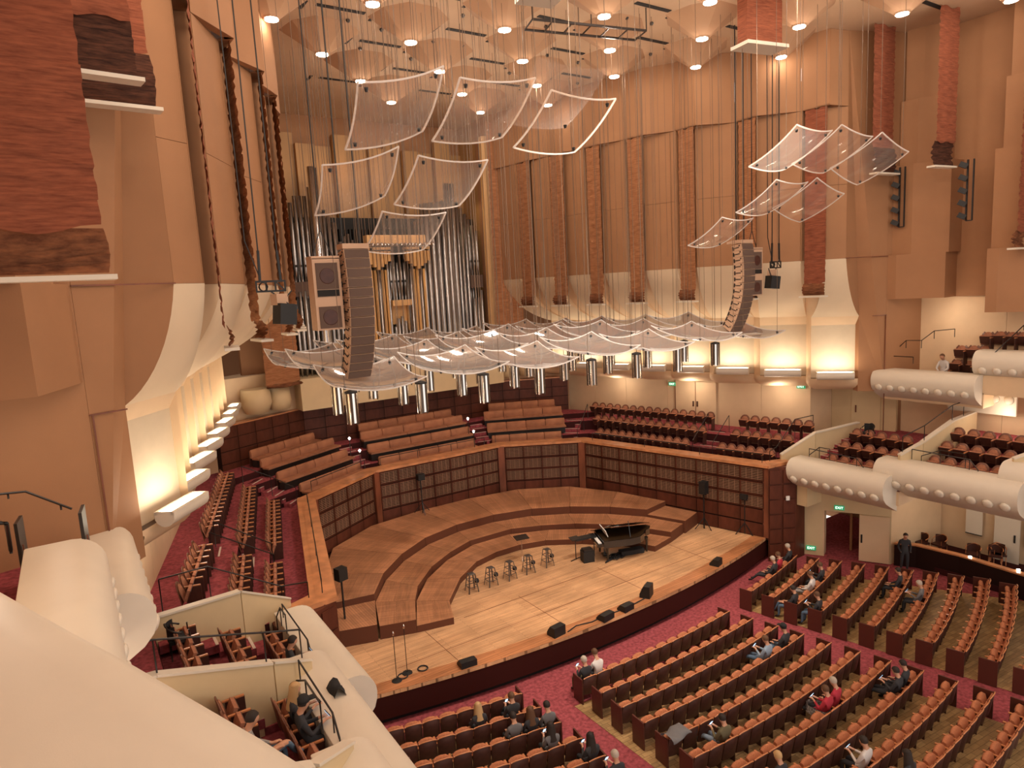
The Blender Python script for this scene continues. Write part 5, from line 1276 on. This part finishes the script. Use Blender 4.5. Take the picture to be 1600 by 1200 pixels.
    if cap:
        q = M(); q.s = True; q.lathe([(.115, .02), (.112, .08), (.07, .13), (.01, .14)], 12, (hx, hy-.02, hzz)); q.box((hx, hy+.12, hzz+.04), (.15, .12, .015)); q.build('cap', blackf, t)
    if skirt:
        q = M(); q.s = True; q.grid([[(.24*cos(a)*1.0, .18+.36*sin(a)*1.0, zz) for a in [2*pi*j/14 for j in range(14)]] for zz in (.70,)]+[[(.24*cos(a), .22+.36*sin(a), .46) for a in [2*pi*j/14 for j in range(14)]]], True); q.build('skirt', skirt, t)
    if phone:
        ph = M().box((0, 0, 0), (.085, .012, .16)).build('phone', black, None); w0 = V((0, .40+lean, hz+.37))
        M().box((0, -.008, 0), (.075, .004, .145)).build('screen', phone_m, ph)
        ph.matrix_world = Matrix.Translation((x, y, z)) @ Matrix.Rotation(rz, 4, 'Z') @ Matrix.Translation(w0) @ Matrix.Rotation(.55, 4, 'X'); ph.name = 'mobile_phone'
        tag(ph, 'glowing phone held by ' + ' '.join(lab.split()[:12]), 'phone', 'mobile phones in hands')
    return t
def near_seat(px, py, dz, pool):
    best = None
    for sx, sy, sz, rz, o in pool:
        q_ = pix((sx, sy, sz+dz)); d = hypot(q_[0]-px, q_[1]-py)
        if best is None or d < best[0]: best = (d, sx, sy, sz, rz, o)
    return best
c_grey = mat('cloth_grey', (.14, .135, .14), .9); c_dark = mat('cloth_charcoal', (.035, .035, .04), .9); c_white = mat('cloth_white', (.62, .58, .56), .9); c_red = mat('cloth_red', (.42, .03, .05), .9)
c_jean = mat('cloth_denim', (.10, .16, .24), .9); c_blue = mat('cloth_pale_blue', (.26, .34, .44), .9); c_olive = mat('cloth_olive', (.13, .11, .06), .9); c_strip = mat('cloth_stripe', (.45, .42, .40), .9, col2=(.12, .11, .11), nscale=20, stretch=(.2, .2, 3)); c_floral = mat('cloth_floral', (.6, .55, .52), .9, col2=(.02, .02, .03), nscale=22)
taken = set()
def sitter(px, py, *a, **k):
    pool = [q_ for q_ in SEATS if id(q_[4]) not in taken]; b = near_seat(px, py, 1.2, pool)
    taken.add(id(b[5]))
    for ch in b[5].children:
        if ch.name.startswith('seat_pad'): ch.rotation_euler = (0, 0, 0)
    t = person(b[1], b[2]+0.0, b[3], b[4], *a, **k)
    t['label'] = t['label']
    return t
K = [(892, 1030, c_dark, c_olive, hair_g, 'person in a black top with a phone, aisle seat of the front centre row', dict(phone=True)),
 (925, 1022, c_white, c_dark, hair_br, 'person in a pale jacket leaning forward, second seat of the front centre row', dict(lean=.12)),
 (803, 1078, c_dark, c_dark, hair_br, 'person in black with crossed legs and a phone, aisle end of the front left row', dict(phone=True, pose='cross')),
 (757, 1112, c_dark, c_dark, hair_b, 'blond person in black seen from behind, left block', dict(long=True)),
 (795, 1135, c_grey, c_dark, hair_k, 'person in a grey jacket seen from behind, left block', dict()),
 (812, 1122, c_dark, c_dark, hair_br, 'person with brown curly hair raising a hand, left block', dict(long=True)),
 (845, 1125, c_grey, c_dark, hair_k, 'dark-haired person in grey beside the aisle, left block', dict()),
 (868, 1122, c_grey, c_dark, hair_k, 'dark-haired person with a white phone at the aisle, left block', dict(phone=True, long=True)),
 (945, 1190, c_dark, c_dark, hair_g, 'bald person at the bottom edge of the picture', dict(phone=True)),
 (972, 1188, c_dark, c_dark, hair_k, 'dark-haired person with a phone at the bottom edge of the picture', dict(phone=True, long=True)),
 (1132, 1127, c_olive, c_blue, hair_k, 'person in olive with pale jeans reclining in the centre block', dict(pose='recline', phone=True)),
 (1228, 990, c_dark, c_jean, hair_k, 'person in a dark cap and black top in the centre block near the right aisle', dict(cap=True)),
 (1198, 1000, c_blue, c_jean, hair_br, 'person in pale blue with a phone in the centre block near the right aisle', dict(phone=True, pose='recline')),
 (1308, 1065, c_red, c_dark, hair_g, 'person with red sleeves and grey hair in the centre block', dict(lean=.05)),
 (1292, 1072, c_red, c_dark, hair_br, 'curly-haired person in a floral skirt holding a phone in the centre block', dict(phone=True, skirt=c_floral, pose='recline')),
 (1412, 1038, c_dark, c_dark, hair_k, 'person in black at the right end of a centre row', dict()),
 (1390, 1043, c_dark, c_dark, hair_k, 'person in black looking at a phone near the right end of a centre row', dict(phone=True, pose='recline')),
 (1215, 868, c_red, c_dark, hair_br, 'person in a red jacket in the front row of the right block', dict()),
 (1235, 862, c_dark, c_dark, hair_g, 'grey-haired person at the wall end of the front row of the right block', dict()),
 (1212, 882, c_dark, c_dark, hair_g, 'person in black leaning back in the front row of the right block', dict(pose='recline')),
 (1290, 890, c_dark, c_dark, hair_br, 'dark-haired person in black in the second row of the right block', dict(phone=True)),
 (1272, 912, c_white, c_strip, hair_br, 'person in white in the third row of the right block', dict(pose='recline')),
 (1248, 938, c_dark, c_jean, hair_k, 'person in black and jeans at the aisle end in the right block', dict(pose='cross')),
 (1285, 935, c_dark, c_jean, hair_br, 'person in black sitting apart in the fourth row of the right block', dict(phone=True)),
 (1420, 905, c_grey, c_dark, hair_g, 'person in grey with a phone far along a row of the right block', dict(phone=True)),
 (1410, 900, c_dark, c_dark, hair_k, 'person in dark clothes beside the grey one in the right block', dict()),
 (1375, 1185, c_white, c_dark, hair_k, 'person in white with a phone low in the centre block', dict(phone=True)),
 (1418, 1175, c_dark, c_dark, hair_k, 'dark-haired person leaning low in the centre block', dict(long=True)),
 (1180, 1192, c_dark, c_dark, hair_b, 'blond person at the bottom edge of the centre block', dict()),
 (1467, 556, c_white, c_jean, hair_br, 'person in a white shirt leaning forward in the upper right box', dict(lean=.15)),
 (463, 1083, c_dark, c_dark, hair_b, 'person with long blond hair and a phone in the second left box', dict(phone=True, long=True)),
 (476, 1106, c_dark, c_dark, hair_k, 'person in a black cap and shirt holding a phone in the second left box', dict(phone=True, cap=True)),
 (458, 1007, c_dark, c_dark, hair_k, 'person in black looking at a phone in the left box next to the stage', dict(phone=True)),
 (397, 1130, c_strip, c_jean, hair_k, 'person in a grey striped shirt and jeans in the second left box', dict(pose='cross'))]
for i, (px, py, top, tr, hr, lab, kw) in enumerate(K): sitter(px, py, top, tr, hr, lab, seed=i, **kw)
p = at(1420, 893, FZ); person(p.x-.2, p.y+.1, FZ, 2.2, c_dark, c_dark, hair_k, 'standing person in black with a bag at the end of the barrier', pose='stand', lean=.1)
jk = M(); jk.s = True; jk.grid([[(u, .25*sin(v*2)+.05*sin(u*9), .25*cos(v)+.03*sin(u*14+v*3)) for u in [-.35+.07*i for i in range(11)]] for v in [-.9+.3*j for j in range(7)]])
b = near_seat(1030, 1135, .9, SEATS); o = jk.build('jacket', c_grey); o.location = (b[1], b[2]-.3, b[3]+.75); tag(o, 'grey jacket thrown over seat backs at the left end of a centre row', 'jacket')
b = near_seat(500, 1070, 1.0, SEATS)
jk = M(); jk.s = True; jk.grid([[(.3*cos(v)*(1+.1*sin(u*5)), u, .45*sin(v)+.04*sin(u*14+v*3)) for u in [-.3+.06*i for i in range(11)]] for v in [.1+.45*j for j in range(7)]]); o = jk.build('coat', blackf); o.location = tuple(at(528, 1098, 3.95)); o.scale = (.6, .8, .9); tag(o, 'black coat hung on the front of the second left box', 'coat')
# ---------------------------------------------------------------- plain words for the two sides of the hall
import re
for o in bpy.data.objects:
    l = o.get('label')
    if l:
        l = l.replace('from the left', 'from the near side').replace('just right of', 'just past').replace('right of', 'past').replace('left of', 'before')
        l = re.sub(r'\bleft\b', 'near', l); l = re.sub(r'\bright\b', 'far', l); o['label'] = l
    g = o.get('group')
    if g: o['group'] = re.sub(r'\bright\b', 'far', re.sub(r'\bleft\b', 'near', g))
print('OBJS', len(bpy.data.objects), 'TRIS', sum(len(o.data.polygons) for o in bpy.data.objects if o.type == 'MESH')*2)
